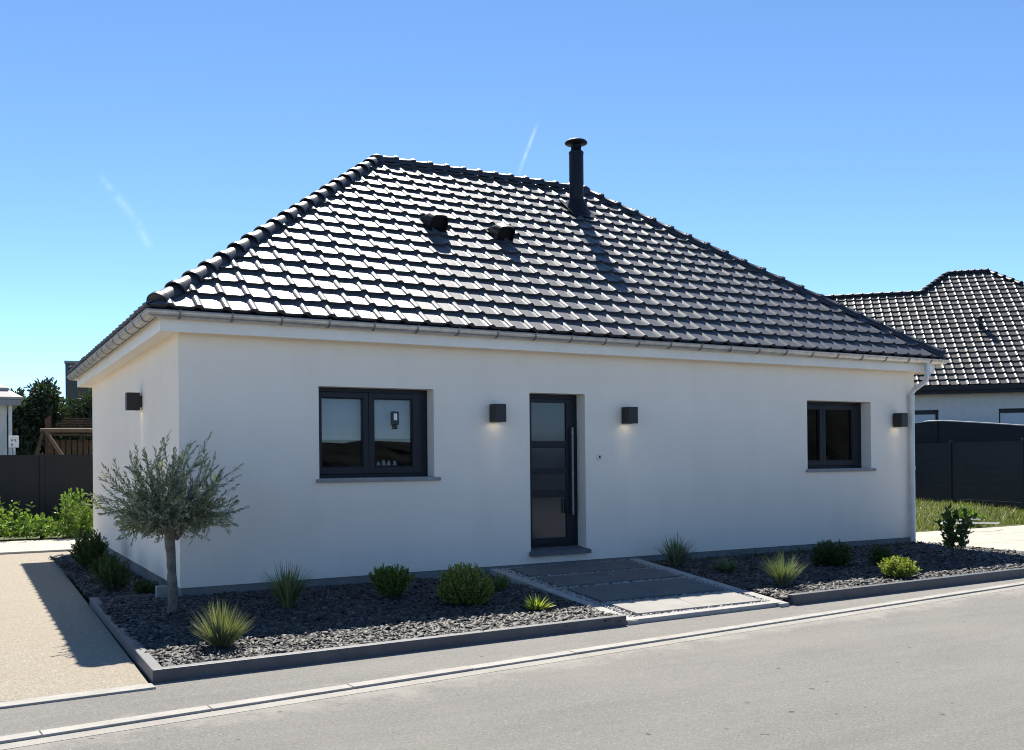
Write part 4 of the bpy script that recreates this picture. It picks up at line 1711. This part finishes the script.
# ------------------------------------------------------------------ right background
fr = empty('fence', (22.5, 6, 0), 'dark anthracite panel fence behind the grass right of the house', 'fence')
pa, pb = Vector((23.3, 8.6, 0)), Vector((19.6, -5.5, 0))
fa, fb_ = Vector((24.35, 12.2, 0)), Vector((21.0, 0.5, 0))
fd = (fb_ - fa)
fd.normalize()
fa = fa + fd * 0.15
flen = 13.5
frot = Matrix.Translation(fa) @ Matrix.Rotation(math.atan2(fd.y, fd.x), 4, 'Z')
bays = 5
bl_ = flen / bays
for k in range(bays):
    m = MB()
    for j in range(8):
        m.box((k * bl_ + .05, -.018, 0.02 + j * 0.226), ((k + 1) * bl_ - .05, .018, 0.02 + j * 0.226 + 0.222), frot)
    m.box((k * bl_ + .05, -.026, 1.828), ((k + 1) * bl_ - .05, .026, 1.85), frot)
    m.build('panel', M['fence'], fr)
for k in range(bays + 1):
    m = MB()
    m.box((k * bl_ - .045, -.045, -0.1), (k * bl_ + .045, .045, 1.90), frot)
    m.build('post', M['fence'], fr, 0.006)

sh = empty('garden_shed', (26, 8, 0), 'dark garden shed with a low arched pale edged roof behind the right fence', 'shed')
m = MB()
sa, sb = Vector((24.45, 12.5)), Vector((26.3, 5.9))
d2 = (sb - sa).normalized()
n2 = Vector((-d2.y, d2.x))
if n2.x < 0:
    n2 = -n2
SLn = (sb - sa).length
npt = 17


def arch(q):
    return 2.24 + 0.36 * (1 - abs(2 * min(1, max(0, q)) - 1)) ** 0.85


outl = [(q * SLn, arch(q)) for q in [k / (npt - 2) for k in range(npt - 1)]] + [(SLn + 2.6, 2.22)]
front, rear = [], []
for t_, z_ in outl:
    p = sa + d2 * t_
    front += [(p.x, p.y, -0.1), (p.x, p.y, z_)]
    p2 = p + n2 * 2.2
    rear += [(p2.x, p2.y, -0.1), (p2.x, p2.y, z_)]
fs = []
for k in range(npt - 1):
    fs.append((2 * k, 2 * k + 2, 2 * k + 3, 2 * k + 1))
    o_ = 2 * npt
    fs.append((o_ + 2 * k, o_ + 2 * k + 1, o_ + 2 * k + 3, o_ + 2 * k + 2))
    fs.append((2 * k + 1, 2 * k + 3, o_ + 2 * k + 3, o_ + 2 * k + 1))
fs.append((0, 1, 2 * npt + 1, 2 * npt))
fs.append((2 * npt - 2, 4 * npt - 2, 4 * npt - 1, 2 * npt - 1))
m.add(front + rear, fs)
for t_ in (0.5, 0.99):
    p = sa + d2 * (SLn * t_)
    w = Matrix.Translation((p.x, p.y, 0)) @ Matrix.Rotation(math.atan2(d2.y, d2.x), 4, 'Z')
    m.box((-.05, -.05, 0), (.05, .05, arch(t_) - .04), w)
m.build('wall', M['fence'], sh)
m = MB()
trim = []
for t_, z_ in outl:
    p = sa + d2 * t_ - n2 * 0.03
    trim.append((p.x, p.y, z_ + 0.02))
m.tube(trim, 0.016, 6)
m.build('roof_trim', M['plastic'], sh)

# second house on the right
O2 = Vector((25.89, 10.25))
a2 = Vector((math.cos(R(-43.5)), math.sin(R(-43.5))))
i2 = Vector((-a2.y, a2.x))
h2 = empty('neighbour_house', (30, 12, 0), 'neighbouring white house with a dark stepped hip roof behind the right fence', 'house')
EZ = 3.80
T0, T1 = -8.3, 9.75
D1, D2 = 5.05, 6.2
T2 = 2.15 - D2


def W2(t_, w_, z_):
    p = O2 + a2 * t_ + i2 * w_
    return Vector((p.x, p.y, z_))


m = MB()
w2m = Matrix.Translation((O2.x, O2.y, 0)) @ Matrix.Rotation(math.atan2(a2.y, a2.x), 4, 'Z')
# wall with two window recesses
WOP = [(-0.6, 0.72, 1.9, 3.02), (2.55, 4.1, 1.9, 3.02)]
xs = [T0 + .5, -0.6, 0.72, 2.55, 4.1, T1 - .5]
for k in range(5):
    a_, b_ = xs[k], xs[k + 1]
    if k in (1, 3):
        m.box((a_, .5, 0), (b_, .75, 1.9), w2m)
        m.box((a_, .5, 3.02), (b_, .75, EZ - .1), w2m)
        m.box((a_, .749, 1.9), (b_, .76, 3.02), w2m)
    else:
        m.box((a_, .5, 0), (b_, .75, EZ - .1), w2m)
m.box((T0 + .5, .75, 0), (T1 - .5, 2 * D1 - 0.5, EZ - .1), w2m)
m.build('wall', M['nwall'], h2)
for (a_, b_, z0, z1) in WOP:
    m = MB()
    for q in ((a_, .62, z0), ):
        m.box((a_, .62, z0), (a_ + .07, .70, z1), w2m)
        m.box((b_ - .07, .62, z0), (b_, .70, z1), w2m)
        m.box((a_ + .07, .62, z1 - .14), (b_ - .07, .70, z1), w2m)
        m.box((a_ + .07, .62, z0), (b_ - .07, .70, z0 + .07), w2m)
    wo = m.build('window', M['frame'], h2)
    MB().box((a_ + .07, .66, z0 + .07), (b_ - .07, .68, z1 - .14), w2m).build('pane', mat_simple('blinded_pane', (0.45, 0.47, 0.5), 0.2, var=0.05), wo)
m = MB()
tl2 = 0.335
bm = tile_surface(int(math.ceil(D1 / cs / tl2)), T0, T1, tl=tl2, seed=9)
cut(bm, (T0, 0, 0), (-1, cs, 0))
cut(bm, (T1, 0, 0), (1, cs, 0))
cut(bm, (0, D1 / cs, 0), (0, 1, 0))
sm = slope_matrix(W2(0, 0, EZ), (a2.x, a2.y, 0), (i2.x, i2.y, 0))
slope_to_mb(m, bm, sm)
r0 = int(D1 / cs / tl2)
bm = tile_surface(int(math.ceil(D2 / cs / tl2)) - r0, T0, T1, first=r0, tl=tl2, seed=10)
cut(bm, (T2, 0, 0), (-1, cs, 0))
cut(bm, (T1, 0, 0), (1, cs, 0))
cut(bm, (0, D1 / cs, 0), (0, -1, 0))
cut(bm, (0, D2 / cs, 0), (0, 1, 0))
slope_to_mb(m, bm, sm)
tp = math.tan(PITCH)
zr1, zr2 = EZ + D1 * tp, EZ + D2 * tp
# remaining faces, plain
pl = [W2(T0, 0, EZ), W2(T0 + D1, D1, zr1), W2(T0, 2 * D1, EZ),
      W2(T2 + D1, D1, zr1 - .03), W2(T2 + D1 + 3, 2 * D1, EZ),
      W2(T2 + D1, D1, zr1), W2(T2 + D2, D2, zr2), W2(T2, 2 * D2, EZ), W2(T2, D1, EZ),
      W2(T1, 0, EZ), W2(T1 - D2, D2, zr2), W2(T1, 2 * D2, EZ)]
m.add(pl, [(0, 2, 1), (1, 2, 4, 3), (5, 8, 7, 6), (9, 10, 11), (6, 7, 11, 10)])
m.add([p - Vector((0, 0, .06)) for p in (W2(T0, 0, EZ), W2(T1, 0, EZ), W2(T1 - D2, D2, zr2), W2(T2 + D2, D2, zr2), W2(T2 + D1, D1, zr1), W2(T0 + D1, D1, zr1))], [(0, 1, 2, 3, 4, 5)])
rf2 = m.build('roof', M['tile_far'], h2)
m = MB()
for a_, b_, n_ in ((W2(T0, 0, EZ), W2(T0 + D1, D1, zr1), 20), (W2(T2 + D1, D1, zr1), W2(T0 + D1, D1, zr1), 12), (W2(T2 + D1, D1, zr1), W2(T2 + D2, D2, zr2), 7),
                   (W2(T1 - D2, D2, zr2), W2(T2 + D2, D2, zr2), 6), (W2(T1, 0, EZ), W2(T1 - D2, D2, zr2), 27)):
    up_ = Vector((0, 0, LIFT))
    for q in cap_run(a_ + up_, b_ + up_, n_):
        m.add(q.v, q.f, True)
m.build('ridge_tiles', M['chimney'], rf2)
m = MB()
m.box((T0, -.08, EZ - .16), (T1, .02, EZ - .01), w2m)
m.box((T0 + .02, .02, EZ - .28), (T1 - .02, .06, EZ - .03), w2m)
m.build('gutter', M['chimney'], h2)
m = MB()
m.box((T0 + .02, .061, EZ - .1), (T1 - .02, 2 * D1, EZ - .05), w2m)
m.build('soffit', M['frame'], h2)
m = MB()
pv = sm @ Vector((2.55, 3.6, 0.0))
m.tube([tuple(pv), (pv.x, pv.y, pv.z + 0.34)], 0.07, 12)
m.lathe((pv.x, pv.y, pv.z + 0.36), [(0.0, -0.02), (0.13, -0.02), (0.12, 0.05), (0.0, 0.09)], 14)
m.tube([(pv.x, pv.y, pv.z - 0.05), (pv.x, pv.y, pv.z + 0.12)], [0.14, 0.08], 12)
m.build('roof_vent', M['chimney'], rf2)
